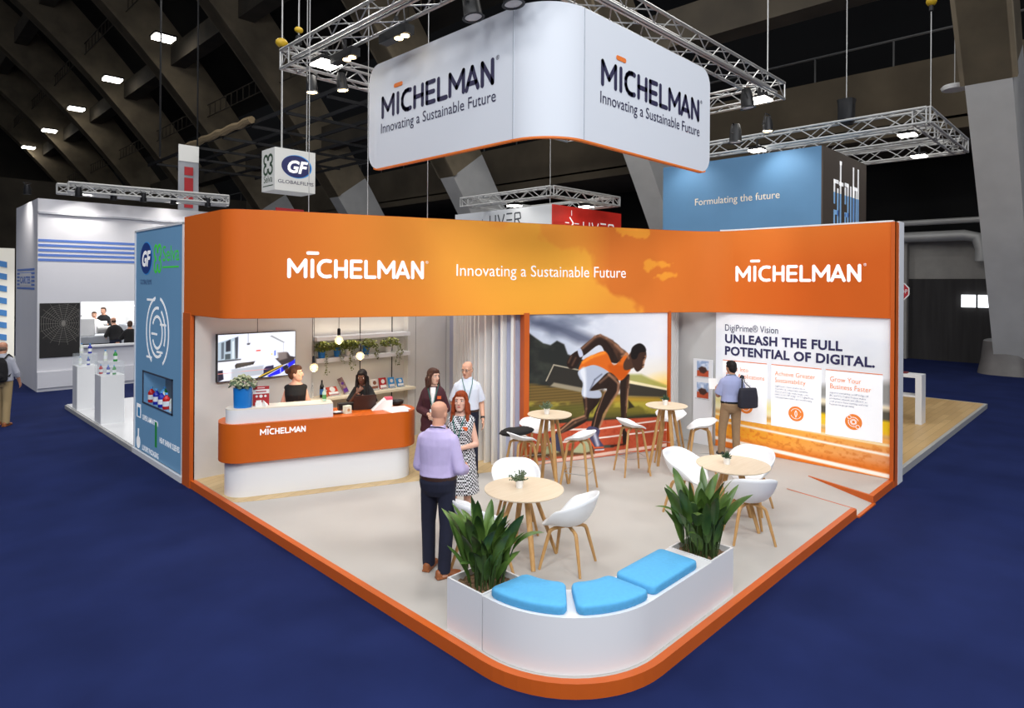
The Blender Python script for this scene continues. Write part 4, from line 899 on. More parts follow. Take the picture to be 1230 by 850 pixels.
for i, (x, y, f, lb) in enumerate(((5.52, 5.34, 230, 'white shell armchair behind the left low table, facing the bench'), (4.44, 4.78, 355, 'white shell armchair left of the left low table, half behind the planter plant'), (5.20, 4.27, 108, 'white shell armchair at the right of the left low table, seen from behind'),
    (7.53, 4.17, 268, 'white shell armchair left of the right low table, opening to the right'), (8.22, 3.66, 186, 'white shell armchair behind the right low table, nearest the wall print'), (7.25, 3.24, 42, 'white shell armchair in front of the right low table, seen from behind'))):
    at_seat(A_, i > 0, x, y, f, lb, g)
B_ = make_seat('bar', 'x', 'bar stool'); g = 'white bar stools'
for i, (x, y, f, lb) in enumerate(((6.62, 6.30, -18, 'white bar stool with a black bag on it, left of the left bar table'), (7.28, 6.62, 245, 'white bar stool behind the left bar table'), (7.22, 5.74, 110, 'white bar stool right of the left bar table'),
    (8.46, 5.66, -32, 'white bar stool left of the right bar table, in front of the runner'), (9.50, 5.60, 200, 'white bar stool behind the right bar table'), (9.22, 4.90, 125, 'white bar stool right of the right bar table, by the brochure rack'))):
    at_seat(B_, i > 0, x, y, f, lb, g)
# black bag lying on the stool
bb = thing('shoulder_bag', 'soft black bag lying across the white bar stool by the slats', 'bag', (6.60, 6.32, .92)); m = MB(); Mx = Matrix.Translation((6.55, 6.33, .955)) @ Matrix.Rotation(math.radians(-45), 4, 'Z') @ Matrix.Rotation(-.12, 4, 'Y')
m.ell((0, 0, 0), (.25, .13, .06), 20, n=12).xf(Mx); m2 = MB().ell((-.10, 0, .02), (.12, .10, .05), 16).xf(Mx); m.add(m2.v, m2.f)
bake(m, mat('black_cloth', (20, 19, 20), .85, bump=.4, scale=20), 'bag_body', .009, 4, bb); obj('strap', MB().tube([Mx @ Vector(q) for q in ((.17, .05, .03), (.1, .13, .03), (-.1, .14, .02), (-.22, .06, .02), (-.25, -.02, .0))], .012, 8), black, bb)
# ================================================================== people
def rot2(v, piv, ang):   # lean about the x axis through piv (positive = forward, +y)
    v = Vector(v); p = Vector(piv); q = v - p; c, s = math.cos(ang), math.sin(ang)
    return p + Vector((q.x, q.y * c + q.z * s, q.z * c - q.y * s))
def ring(c, rx, ry, n=20, M=None, sq=1.0):
    out = []
    for k in range(n):
        a = 2 * PI * k / n; ca, sa = math.cos(a), math.sin(a)
        v = Vector((rx * math.copysign(abs(ca) ** sq, ca), ry * math.copysign(abs(sa) ** sq, sa), 0)); out.append(Vector(c) + (M @ v if M is not None else v))
    return out
SKIN = {}
def skin_mat(c):
    if c not in SKIN: SKIN[c] = mat('skin_%s' % len(SKIN), c, .55, var=.05, scale=14)
    return SKIN[c]
TORSO_M = [(.80, .10, .085, 0), (.86, .160, .112, 0), (.94, .170, .122, -.005), (1.03, .158, .115, .005), (1.12, .155, .112, .008), (1.22, .163, .116, .005), (1.31, .168, .116, 0), (1.38, .152, .10, -.008), (1.425, .112, .082, -.012), (1.465, .072, .068, -.014)]
TORSO_F = [(.80, .10, .09, 0), (.86, .165, .115, 0), (.93, .172, .122, -.006), (1.02, .146, .105, 0), (1.10, .126, .094, .004), (1.19, .138, .105, .010), (1.27, .150, .122, .016), (1.34, .152, .105, .004), (1.395, .146, .088, -.008), (1.43, .105, .075, -.012), (1.47, .06, .062, -.014)]
def hand(mb, w, d, n, side, curl=.5, k=1.0):
    """palm, four unequal bent fingers and a thumb; d = along the hand, n = palm normal"""
    d = Vector(d).normalized(); n = Vector(n); n = (n - d * n.dot(d)).normalized(); x = d.cross(n) * side; w = Vector(w)
    R = Matrix((x, d, n)).transposed()
    mb.loft([ring(w + d * a * k, rx * k, rz * k, 12, Matrix((x, n, d)).transposed()) for a, rx, rz in ((-.015, .024, .019), (.02, .032, .017), (.055, .040, .0155), (.088, .040, .013), (.096, .034, .009))])
    for i, (o, L) in enumerate(((-.031, .060), (-.0105, .074), (.0105, .080), (.031, .072))):
        p = w + d * .086 * k + x * o * k; dd = (d + x * o * 3.5).normalized(); r = .0088 * k; a = 0
        for q, f in enumerate((.44, .32, .24)):
            a += curl * (.55 + .25 * q); e = (dd * math.cos(a) + n * math.sin(a)); p2 = p + e * L * f * k; mb.cone(p, p2, r, r * .92, 8); p = p2; r *= .92
    p = w + d * .025 * k + x * .030 * k; q = p + (d * .62 + x * .62 + n * .35).normalized() * .042 * k; mb.cone(p, q, .0115 * k, .0105 * k, 8)
    mb.cone(q, q + (d * .9 + x * .2 + n * (.3 + .3 * curl)).normalized() * .034 * k, .0105 * k, .0085 * k, 8)
def person(label, pos, face, h, S, group=None):
    k = h / 1.735; fem = S.get('fem', False); vox = S.get('vox', .0075)
    T = thing('person', label, 'person', pos, math.radians(face - 90), group)
    MW = Matrix.Translation(pos) @ Matrix.Rotation(math.radians(face - 90), 4, 'Z') @ Matrix.Scale(k, 4)
    lean = S.get('lean', 0); PIV = (0, 0, .95); up = lambda v: rot2(v, PIV, lean)
    sk = skin_mat(S['skin'])
    drop = S.get('drop', 0.0)
    sect = TORSO_F if fem else TORSO_M; wid = S.get('wide', 1.0); dep = S.get('deep', 1.0)
    Rl = Matrix.Rotation(-lean, 3, 'X')
    def torso(mb, off, z0, z1, mi=0):
        at_z = lambda z: (z,) + tuple(float(np.interp(z, [q[0] for q in sect], [q[i] for q in sect])) for i in (1, 2, 3))
        zs = [at_z(z0)] + [q for q in sect if z0 + .012 < q[0] < z1 - .012] + [at_z(z1)]
        mb.loft([ring(up((0, cy, z)), rx * wid + off, ry * dep + off, 24, Rl, .9) for z, rx, ry, cy in zs], mi)
    shx = .124 if fem else .140; SHZ = 1.338 if fem else 1.345
    arms = {}
    for sd, key in ((-1, 'L'), (1, 'R')):
        s = up((sd * shx * wid, -.012, SHZ)); e, w = S['arm' + key]
        arms[key] = (s, up((e[0] * 1, e[1], e[2])), up(w))
    legs = {}
    for sd, key in ((-1, 'L'), (1, 'R')):
        f = S.get('leg' + key, (sd * .10, 0, 0)); hip = Vector((sd * .085, 0, .88)); ank = Vector((f[0], f[1], .085)); kn = (hip + ank) / 2 + Vector((f[2] if len(f) > 2 else 0, .02, .02)); legs[key] = (hip, kn, ank, math.radians(S.get('toe' + key, sd * -8)))
    # head frame
    hc = up((0, .015 + S.get('headf', 0), 1.60)); HM = Matrix.Translation(hc) @ Matrix.Rotation(math.radians(S.get('yaw', 0)), 4, 'Z') @ Matrix.Rotation(math.radians(-S.get('pitch', 0)), 4, 'X')
    H3 = HM.to_3x3(); hp = lambda x, y, z: HM @ Vector((x, y, z)); hw = .96 if fem else 1.0
    B = MB()
    torso(B, 0, .8, 1.47)
    nb = up((0, -.018, 1.44)); nr = .049 if fem else .058
    B.cone(nb, HM @ Vector((0, -.015, -.05)), nr + .004, nr, 14)
    for key, sd in (('L', -1), ('R', 1)):
        s, e, w = arms[key]; f = .86 if fem else 1.0
        B.cone(s, e, .050 * f, .042 * f, 14); B.cone(e, w, .043 * f, .029 * f, 14)
        B.cone(s + Vector((-sd * .05, 0, .01)), s, .050 * f, .051 * f, 12)
        hd = S.get('hand' + key, None); d = (w - e).normalized() if hd is None else Vector(hd[0]); n = Vector((-sd, .1, 0)) if hd is None else Vector(hd[1])
        hand(B, w + d * .012, d, n, S.get('side' + key, sd), S.get('curl' + key, .35), .98 if fem else 1.06)
        hip, kn, ank, to = legs[key]
        B.cone(hip + Vector((0, 0, -.02)), kn, .082, .056, 14); B.cone(kn, kn + (ank - kn) * .35 + Vector((0, -.008, 0)), .050, .047, 14); B.cone(kn + (ank - kn) * .35 + Vector((0, -.008, 0)), ank, .047, .034, 14)
        B.cone(ank + Vector((0, -.02, -.045)), ank + Vector((-math.sin(to) * .13, math.cos(to) * .13, -.062)), .032, .024, 10)
    prof = [(-.118, .022, .022, .058), (-.108, .040, .040, .050), (-.085, .054, .062, .034), (-.055, .063, .078, .020), (-.02, .069, .089, .010), (.015, .073, .095, .003), (.05, .0755, .097, -.003), (.08, .070, .090, -.007), (.102, .055, .070, -.010), (.116, .034, .042, -.012), (.122, .012, .015, -.012)]
    B.loft([ring(hp(0, cy, z), rx * hw, ry, 24, H3) for z, rx, ry, cy in prof])
    B.cone(hp(0, .094, .016), hp(0, .116, -.024), .008, .0135, 10); B.ell(hp(0, .108, -.030), (.0165, .010, .009), 10, M=HM)
    B.cone(hp(-.045, .082, .034), hp(.045, .082, .034), .012, .012, 8); B.ell(hp(-.040, .072, -.022), (.020, .016, .018), 10, M=HM); B.ell(hp(.040, .072, -.022), (.020, .016, .018), 10, M=HM)
    B.ell(hp(0, .088, -.060), (.024, .013, .012), 10, M=HM); B.ell(hp(0, .084, -.098), (.020, .014, .014), 10, M=HM)
    for sd in (-1, 1): B.ell(hp(sd * .076 * hw, -.008, -.012), (.010, .020, .032), 10, M=HM)
    body = bake(B.xf(MW), [sk], 'body', vox, 3, T, .5)
    # face features
    ew = mat('eye_white', (226, 222, 216), .3); ei = mat('eye_iris', S.get('iris', (58, 40, 28)), .2)
    for sd in (-1, 1):
        E_ = MB(); E_.ell(hp(sd * .032, .0845, .012), (.016, .0095, .0080), 12, M=HM); E_.ell(hp(sd * .032, .0915, .012), (.0072, .0032, .0075), 10, 1, M=HM); obj('eye', E_.xf(MW), [ew, ei], T)
        if S.get('hairc'): obj('eyebrow', MB().tube([hp(sd * .014, .098, .030), hp(sd * .032, .0965, .036), hp(sd * .048, .084, .031)], [.003, .0044, .002], 6).xf(MW), mat('brow_%s' % (S['hairc'],), S['hairc'], .8), T)
    lipc = S.get('lip', tuple(int(c * f) for c, f in zip(S['skin'], (.80, .58, .56))))
    obj('mouth', MB().ell(hp(0, .0985, -.060), (.022, .006, .0075), 14, M=HM).xf(MW), mat('lip_%s' % (lipc,), lipc, .5), T)
    # hair
    hs = S.get('hair')
    if hs:
        hm = mat('hair_%s' % (S['hairc'],), S['hairc'], .6, rgb2=tuple(min(255, int(c * 1.4 + 3)) for c in S['hairc']), scale=60, stretch=(1, 1, .15), spec=.22); Hh = MB()
        if hs == 'fringe':
            Hh.ell(hp(0, -.030, -.008), (.0775, .079, .058), 20, M=HM, n=12)
        else:
            Hh.ell(hp(0, -.022, .036), (.086, .098, .097), 24, M=HM, n=14); Hh.ell(hp(0, -.052, -.012), (.079, .066, .09), 18, M=HM); Hh.ell(hp(0, .018, .078), (.070, .078, .054), 18, M=HM)
            if hs == 'short': Hh.ell(hp(.01, .045, .092), (.058, .050, .034), 12, M=HM)
            if hs == 'bun': Hh.ell(hp(0, -.125, .03), (.045, .045, .045), 14, M=HM)
            if hs == 'long':
                Ln = S.get('hairlen', .30); front = S.get('hairfront', .02)
                for sd in (-1, 1):
                    Hh.cone(hp(sd * .030, .070, .098), hp(sd * .080, .030, .02), .018, .022, 10); Hh.cone(hp(sd * .080, .028, .03), hp(sd * .086, .022 + front * .3, -.12), .022, .026, 10)
                    Hh.cone(hp(sd * .084, .015, -.06), HM.translation + Vector((sd * .105, .01 + front, -.14 - Ln * .62)), .030, .024, 10); Hh.cone(hp(sd * .06, -.06, -.05), HM.translation + Vector((sd * .085, -.075, -.12 - Ln * .6)), .045, .035, 10)
                Hh.cone(hp(0, -.075, -.02), HM.translation + Vector((0, -.085, -.12 - Ln * .6)), .065, .045, 14)
        bake(Hh.xf(MW), [hm], 'hair', vox, 4, T)
    # clothes
    def sleeve(mb, key, upto, off, flare=0):
        s, e, w = arms[key]; sd = -1 if key == 'L' else 1; f = .88 if fem else 1.0
        mb.cone(s + Vector((-sd * .07, 0, .026)), s, .052 * f + off, .053 * f + off, 14)
        if upto <= 1:
            p = s + (e - s) * upto; mb.tube([s, s + (p - s) * .5, p], [.054 * f + off, .054 * f + off + flare * .5, .051 * f + off + flare], 18)
        else:
            mb.cone(s, e, .053 * f + off, .045 * f + off, 16); p = e + (w - e) * (upto - 1); mb.tube([e - (e - s) * .08, e, e + (p - e) * .5, p], [.046 * f + off, .047 * f + off, .043 * f + off, .034 * f + off], 18)
    if 'top' in S:
        q = S['top']; C_ = MB(); torso(C_, q.get('off', .014), q.get('z0', .93), q.get('z1', 1.45))
        if 'hem' in q:
            z0, rx, ry = q['hem']; C_.loft([ring(up((0, 0, .95)), (.158 if fem else .172) + .014, .125 + .012, 24, Rl), ring(up((0, 0, z0)), rx, ry, 24, Rl)])
        if q.get('sleeve', 0):
            for key in 'LR': sleeve(C_, key, q['sleeve'], q.get('off', .014) - .004, q.get('flare', 0))
        else:
            for sd in (-1, 1): C_.cone(up((sd * .07, -.012, 1.40)), up((sd * .125, -.012, 1.375)), .040, .050, 10)
        if q.get('collar'): C_.lathe([(.060, .0), (.090, .0), (.076, .055), (.062, .055)], 24, M=Matrix.Translation(up((0, -.018, 1.435))))
        bake(C_.xf(MW), [q['m']], q.get('name', 'shirt'), q.get('vox', .009), 4, T)
    if 'vest' in S:   # inner top seen in the open front of a jacket
        V = MB(); V.loft([ring(up((0, .012, z)), rx, ry, 20, Rl) for z, rx, ry in ((.94, .030, .155), (1.1, .034, .142), (1.25, .052, .166), (1.36, .066, .140), (1.44, .060, .10))]); bake(V.xf(MW), [S['vest']], 'blouse', .009, 3, T)
    if 'legs' in S:
        q = S['legs']; C_ = MB()
        if q['kind'] == 'trousers':
            C_.loft([ring((0, cy, z), rx * wid + .012, ry * dep + .012, 24, None, .9) for z, rx, ry, cy in sect if z <= 1.0 or (z < 1.05)])
            for key in 'LR':
                hip, kn, ank, _ = legs[key]; C_.cone(hip + Vector((0, 0, .02)), kn, .098, .074, 16); C_.tube([kn + (hip - kn) * .1, kn, kn + (ank - kn) * .5, ank + Vector((0, 0, -.035))], [.074, .073, .068, .064], 18)
            bake(C_.xf(MW), [q['m']], 'trousers', .010, 4, T)
            if q.get('belt'): obj('belt', MB().loft([ring((0, .002, z), .168 * wid + .017, .120 * dep + .019, 28) for z in (.968, 1.002)], cap=False).xf(MW), q['belt'], T)
        else:
            C_.loft([ring((0, 0, z), rx, ry, 28) for z, rx, ry in q['rings']]); bake(C_.xf(MW), [q['m']], 'skirt', .010, 3, T)
    if 'shoes' in S:
        for key in 'LR':
            hip, kn, ank, to = legs[key]; R = Matrix.Translation((ank.x, ank.y, 0)) @ Matrix.Rotation(to, 4, 'Z'); C_ = MB()
            C_.loft([ring(R @ Vector((0, y, z)), rx, rz, 14, R.to_3x3() @ Matrix.Rotation(PI / 2, 3, 'X')) for y, z, rx, rz in ((-.085, .04, .02, .03), (-.075, .046, .036, .042), (-.03, .052, .042, .05), (.03, .048, .042, .046), (.09, .036, .047, .032), (.14, .030, .044, .026), (.175, .026, .028, .02), (.185, .024, .01, .012))])
            C_.box(-.040, .040, -.085, .165, .002, .018, M=R)
            bake(C_.xf(MW), [S['shoes']], 'shoe', .007, 3, T)
    if 'lanyard' in S:
        m_ = S['lanyard']; L_ = MB(); yf = S.get('lany', .150 if fem else .160)
        for sd in (-1, 1): L_.tube([up((sd * .055, -.06, 1.47)), up((sd * .082, .035, 1.475)), up((sd * .068, .118, 1.40)), up((sd * .035, yf + .006, 1.28)), up((0, yf, 1.12))], .006, 6, flat=.5)
        if not S.get('lanyard_back'): L_.tube([up((-.055, -.06, 1.47)), up((0, -.085, 1.475)), up((.055, -.06, 1.47))], .006, 6)
        else: L_.tube([up((-.075, -.03, 1.465)), up((-.05, -.082, 1.485)), up((0, -.096, 1.488)), up((.05, -.082, 1.485)), up((.075, -.03, 1.465))], .011, 6, flat=.5)
        obj('lanyard', L_.xf(MW), m_, T)
        if not S.get('lanyard_back'): obj('badge_card', MB().box(-.042, .042, yf - .002, yf + .006, 1.0, 1.12).xf(MW @ Matrix.Translation(up((0, 0, 0)) * 0)), mat('badge_white', (232, 234, 232), .5), T)
    if 'glasses' in S:
        G = MB()
        for sd in (-1, 1):
            G.tube([hp(sd * .033 + .022 * math.cos(a), .101, .012 + .016 * math.sin(a)) for a in np.linspace(0, 2 * PI, 15)], .0016, 5); G.tube([hp(sd * .054, .099, .015), hp(sd * .077, .02, .014), hp(sd * .078, -.01, .010)], .0016, 5)
        G.tube([hp(-.011, .102, .014), hp(.011, .102, .014)], .0016, 5); obj('glasses', G.xf(MW), black, T)
    if 'name_tag' in S: obj('name_tag', MB().box(S['name_tag'] - .03, S['name_tag'] + .03, S.get('tagy', .128), S.get('tagy', .128) + .006, 1.27, 1.315).xf(MW), mat('orange_tag', (232, 104, 50), .5), T)
    if 'watch' in S:
        s, e, w = arms[S['watch']]; d = (w - e).normalized(); obj('watch', MB().tube([w - d * .035, w - d * .005], .034, 16).xf(MW), black, T)
    return T, MW, up, arms, HM
fair, tan_, darks, olive = (222, 172, 146), (214, 160, 132), (92, 56, 40), (196, 146, 116)
lilac = mat('lilac_cotton', (196, 182, 224), .85, var=.05, scale=9, bump=.5); navy_t = mat('navy_twill', (22, 26, 48), .9, var=.1, scale=20); brown_l = mat('brown_leather', (146, 84, 44), .5, var=.15, scale=20)
green_b = mat('green_ribbon', (14, 100, 92), .6); black_b = mat('black_ribbon', (30, 32, 46), .7); belt_b = mat('brown_belt', (58, 36, 28), .5); black_c = mat('black_cotton', (19, 18, 20), .9); khaki = mat('khaki_twill', (150, 122, 92), .9, var=.06, scale=20)
sky_s = mat('sky_blue_shirt', (160, 168, 208), .85, bump=.3, scale=12); pale_s = mat('pale_blue_shirt', (220, 226, 240), .85, bump=.3, scale=10); burg = mat('burgundy_wool', (66, 26, 36), .9); gingham = mat_check('black_white_gingham', (232, 232, 236), (24, 24, 30), 50)
black_sh = mat('black_shoes', (22, 20, 20), .4)
person('bald person seen from behind in lilac shirt, navy trousers and brown shoes', (4.09, 5.06, P), 30, 1.77, dict(skin=(216, 158, 130), vox=.007, wide=1.04, deep=1.12,
    armL=((-.205, .0, 1.08), (-.17, .21, 1.02)), armR=((.235, -.04, 1.08), (.22, .19, 1.01)), legL=(-.13, .09, -.02), legR=(.085, -.05, .01), toeL=-2, toeR=-48, yaw=-6,
    top=dict(m=lilac, sleeve=1.85, z0=.995, off=.022, collar=True), legs=dict(kind='trousers', m=navy_t, belt=belt_b), shoes=brown_l, lanyard=black_b, lanyard_back=True))
person('red-haired person in black and white gingham dress with green lanyard facing the bald person', (4.98, 5.74, P), 212, 1.69, dict(fem=True, skin=(228, 180, 158), hair='long', hairc=(118, 50, 22), hairlen=.36, hairfront=.06, vox=.007, lip=(190, 92, 86), yaw=4, pitch=-4,
    armL=((-.20, .02, 1.09), (-.08, .25, 1.09)), armR=((.20, .0, 1.09), (.13, .25, 1.12)), curlL=.7,
    top=dict(m=gingham, name='dress', z0=.93, z1=1.43, off=.012, hem=(.50, .235, .20)), lanyard=green_b, name_tag=-.09, tagy=.125, shoes=mat('beige_shoes', (190, 160, 140), .5)))
person('grey-haired person in glasses and pale blue short-sleeved shirt standing by the slat wall', (6.56, 7.42, P), 232, 1.76, dict(skin=(220, 166, 138), hair='fringe', hairc=(120, 110, 102), glasses=1, vox=.0075, yaw=-30, pitch=10,
    armL=((-.225, -.06, 1.08), (-.235, .08, .86)), armR=((.215, -.05, 1.08), (.11, .2, 1.02)), watch='L', legL=(-.11, .02, 0),
    top=dict(m=pale_s, sleeve=.86, flare=.014, z0=.995, off=.02, collar=True), legs=dict(kind='trousers', m=navy_t, belt=belt_b), shoes=black_sh, lanyard=green_b))
person('dark-haired person in burgundy jacket and white blouse at the right end of the counter', (6.02, 7.58, P), 228, 1.69, dict(fem=True, skin=(222, 176, 152), hair='long', hairc=(58, 36, 28), hairlen=.22, vox=.0075, yaw=42, pitch=4,
    armL=((-.21, -.01, 1.09), (-.06, .22, 1.04)), armR=((.21, -.01, 1.09), (.05, .23, 1.05)), curlL=.8, curlR=.8,
    top=dict(m=burg, name='jacket', sleeve=1.9, z0=.86, off=.022, hem=(.76, .20, .16)), vest=mat('white_blouse', (234, 232, 230), .8), legs=dict(kind='trousers', m=black_c), shoes=black_sh, lanyard=green_b, lany=.168, name_tag=-.10, tagy=.142))
person('person with brown bun in black sleeveless top standing behind the counter below the television', (4.64, 9.21, P), 238, 1.70, dict(fem=True, skin=(224, 172, 148), hair='bun', hairc=(74, 46, 32), vox=.0075, yaw=78, pitch=0,
    armL=((-.21, .0, 1.08), (-.2, .10, .86)), armR=((.21, .0, 1.08), (.19, .10, .86)), top=dict(m=black_c, name='sleeveless_top', z0=.93, z1=1.425, off=.012), legs=dict(kind='trousers', m=black_c), shoes=black_sh))
r = person('person with long black hair in black top leaning on the counter looking at a phone', (5.63, 8.88, P), 225, 1.60, dict(fem=True, skin=darks, hair='long', hairc=(20, 16, 16), hairlen=.30, hairfront=.05, vox=.0075, lean=.16, pitch=16, lip=(110, 56, 52), iris=(20, 14, 10),
    armL=((-.23, .14, 1.12), (-.06, .27, 1.25)), armR=((.22, .15, 1.12), (.055, .22, 1.37)), curlL=.9, curlR=.8, handL=((.55, .25, .75), (.2, -1, .2)), handR=((-.6, -.2, .7), (-.2, -1, 0)),
    top=dict(m=black_c, sleeve=.75, flare=.02, z0=.93, off=.018), legs=dict(kind='trousers', m=black_c), shoes=black_sh))
T, MW, up, arms, HM = r
pw = MW @ up((0.0, .305, 1.315)); M = Matrix.Translation(pw) @ Matrix.Rotation(math.radians(225 - 90), 4, 'Z') @ Matrix.Rotation(-.5, 4, 'X')
ph = thing('mobile_phone', 'black mobile phone held up by the person with long black hair', 'phone', tuple(pw)); obj('phone_case', MB().box(-.036, .036, -.005, .005, -.07, .07, M=M), black, ph, bevel=.004); obj('phone_screen', MB().box(-.032, .032, -.0065, -.0048, -.062, .062, M=M), mat('phone_glass', (60, 70, 90), .1, emit=.3), ph)
r = person('person in sky blue shirt and khaki trousers reading the wall print, seen from behind', (10.52, 5.02, P), 38, 1.66, dict(skin=(190, 138, 108), hair='short', hairc=(22, 19, 20), vox=.0075, yaw=22, pitch=8, legL=(-.16, .03, -.02), legR=(.10, .02, 0), toeL=10,
    armL=((-.22, .05, 1.09), (-.21, .26, 1.15)), armR=((.22, -.06, 1.08), (.20, .12, 1.0)), top=dict(m=sky_s, sleeve=.9, flare=.012, z0=.995, off=.02, collar=True), legs=dict(kind='trousers', m=khaki, belt=black), shoes=black_sh, lanyard=green_b, lanyard_back=True))
T, MW, up, arms, HM = r
lf = MB().box(-.075, .075, -.003, .003, -.105, .105, M=MW @ Matrix.Translation((-.25, .36, 1.25)) @ Matrix.Rotation(-.5, 4, 'X')); tag(obj('leaflet', lf, paper), 'white leaflet held in the left hand of the person in sky blue shirt', 'leaflet')
navy_n = mat('navy_nylon', (24, 25, 40), .7, bump=.3, scale=18)
tb = thing('tote_bag', 'navy shoulder tote bag worn by the person in sky blue shirt', 'bag', tuple(MW @ Vector((.25, -.16, .98)))); m = MB(); Mb = MW @ Matrix.Translation((.25, -.17, 1.10)) @ Matrix.Rotation(.35, 4, 'Z')
m.loft([ring((0, 0, z), rx, ry, 20, None, .6) for z, rx, ry in ((-.19, .15, .055), (-.17, .185, .075), (0, .19, .07), (.14, .17, .05), (.17, .16, .03))]).xf(Mb); bake(m, navy_n, 'bag_body', .009, 4, tb)
obj('straps', MB().tube([Mb @ Vector((-.10, .03, .15)), MW @ Vector((.16, -.14, 1.38)), MW @ Vector((.175, -.03, 1.475)), MW @ Vector((.17, .08, 1.40)), Mb @ Vector((-.06, .16, .12))], .014, 8, flat=.5).tube([Mb @ Vector((.06, -.03, .15)), MW @ Vector((.20, -.15, 1.36)), MW @ Vector((.205, -.03, 1.462)), MW @ Vector((.20, .08, 1.36))], .014, 8, flat=.5), navy_n, tb)
r = person('person in grey shirt and khaki trousers with black backpack walking past the far left stand', (2.05, 17.15, 0), 62, 1.78, dict(skin=(196, 140, 112), hair='fringe', hairc=(90, 74, 64), vox=.010, legL=(-.09, .12, 0), legR=(.10, -.10, 0), armL=((-.23, -.03, 1.09), (-.25, .06, .87)), armR=((.23, .03, 1.09), (.24, .14, .89)),
    top=dict(m=mat('grey_shirt', (170, 172, 184), .85), sleeve=1.5, z0=.92, off=.02, collar=True), legs=dict(kind='trousers', m=mat('sand_twill', (160, 138, 100), .9)), shoes=brown_l))
T, MW, up, arms, HM = r
tb = thing('backpack', 'black backpack on the back of the person at the far left', 'backpack', tuple(MW @ Vector((0, -.2, 1.0)))); m = MB(); m.loft([ring((0, -.215, z), rx, ry, 20, None, .7) for z, rx, ry in ((.92, .13, .06), (.96, .165, .10), (1.15, .17, .115), (1.32, .15, .09), (1.42, .10, .05))]).ell((0, -.31, 1.05), (.13, .05, .09), 14).xf(MW); bake(m, black_c, 'bag_body', .012, 4, tb)
st = MB()
for sd in (-1, 1): st.tube([MW @ Vector(q) for q in ((sd * .10, -.16, 1.40), (sd * .12, -.04, 1.475), (sd * .13, .10, 1.40), (sd * .14, .12, 1.22), (sd * .15, -.10, 1.02))], .022, 8, flat=.4)
obj('shoulder_straps', st, black_c, tb)
# ================================================================== hall structure
SF, LA, HA = 28.2, 86.0, 35.0
def arch_z(x): return 4 * HA * x * (LA - x) / LA ** 2
def rib(t, name='ceiling_rib'):
    lo, hi = [], []; mb = MB(); sv = []
    for k in range(61):
        x = 46.0 * (k / 60) ** 1.15; z = arch_z(x); dz = 4 * HA * (LA - 2 * x) / LA ** 2; n = Vector((-dz, 1)).normalized() if 0 else Vector((dz, 1)).normalized()   # outward (+s, +z) side
        d = 2.3 + 1.0 * min(1, x / 20); lo.append((SF - x, z)); hi.append((SF - x + n.x * d, z + n.y * d))
    def R_(y, w, a): return [[(lo[k][0] + (hi[k][0] - lo[k][0]) * a[0], t - w, lo[k][1] + (hi[k][1] - lo[k][1]) * a[0]), (lo[k][0] + (hi[k][0] - lo[k][0]) * a[0], t + w, lo[k][1] + (hi[k][1] - lo[k][1]) * a[0]),
        (lo[k][0] + (hi[k][0] - lo[k][0]) * a[1], t + w, lo[k][1] + (hi[k][1] - lo[k][1]) * a[1]), (lo[k][0] + (hi[k][0] - lo[k][0]) * a[1], t - w, lo[k][1] + (hi[k][1] - lo[k][1]) * a[1])] for k in range(y, len(lo))]
    kk = next(k for k in range(len(lo)) if lo[k][1] > 8.0)
    rr = R_(0, .55, (0, 1)); mb.loft(rr[:kk + 1], 1); mb.loft(rr[kk:], 0); mb.loft(R_(kk, .66, (0, .10)), 0)
    o = struct(name, mb, [concrete, paint_col], sharp=20)
    return o
for k in range(-1, 9): rib(3.08 + 12 * k)
# transverse beams, roof skin and gallery
rf = MB(); 
def roof_pts(off): return [(SF + 2.4 - x, arch_z(x) + off) for x in (0, 4, 9, 15, 22, 30, 40, 52)]
rp = roof_pts(3.6)
rf.loft([[(s, -25, z), (s, 105, z), (s, 105, z + .4), (s, -25, z + .4)] for s, z in rp[2:]])
struct('ceiling', rf, roof_m)
for x in (7, 12.5, 18.5, 26): 
    z = arch_z(x); b = MB().box(SF - x - .1, SF - x + .9, -20, 104, z + 1.5, z + 2.9); struct('ceiling_beam', b, concrete_d)
for x in (10, 15.5): 
    z = arch_z(x) + 1.2; m = MB()
    for dz in (0, .9): m.box(SF - x - .03, SF - x + .03, -10, 104, z + dz, z + dz + .06)
    for q in range(0, 110, 1): m.box(SF - x - .03, SF - x + .03, q - 6, q - 5.95, z, z + .9)
    tag(obj('catwalk_railing', m, concrete_d, sharp=None), ('upper' if x > 12 else 'lower') + ' catwalk railing running between the concrete roof ribs', 'railing')
struct('wall_gallery', MB().box(28.6, 30.2, -25, 105, 9.4, 11.8).box(28.6, 36, -25, 105, 9.0, 9.5), mat('gallery_concrete', (108, 96, 77), .9, rgb2=(88, 78, 62), scale=.5))
gm = MB().tube([(28.8, -20, 12.9), (28.8, 100, 12.9)], .05, 6)
for q in range(-20, 100, 3): gm.box(28.77, 28.83, q, q + .06, 11.8, 12.9)
tag(obj('gallery_railing', gm, mat('grey_rail', (92, 92, 90), .6)), 'grey metal railing along the concrete gallery', 'railing')
struct('wall_side', MB().box(34.2, 34.6, -30, 105, 3.5, 30), mat('black_void', (9, 9, 10), .9))
wr = mat('grey_painted_brick', (150, 147, 142), .9, var=.06, scale=3); dk = mat('dark_curtain', (52, 50, 50), .95, var=.2, scale=2, stretch=(1, 3, .2))
struct('wall_outer', MB().box(31.5, 31.8, -30, 104, 3.4, 5.0), wr); struct('wall_lower', MB().box(31.4, 31.8, -30, 104, 0, 3.4), dk)
pm = MB()
for t in (7.4, 3.0, -1.4): pm.box(31.1, 31.5, t - .35, t + .35, 0, 5)
struct('wall_piers', pm, wr)
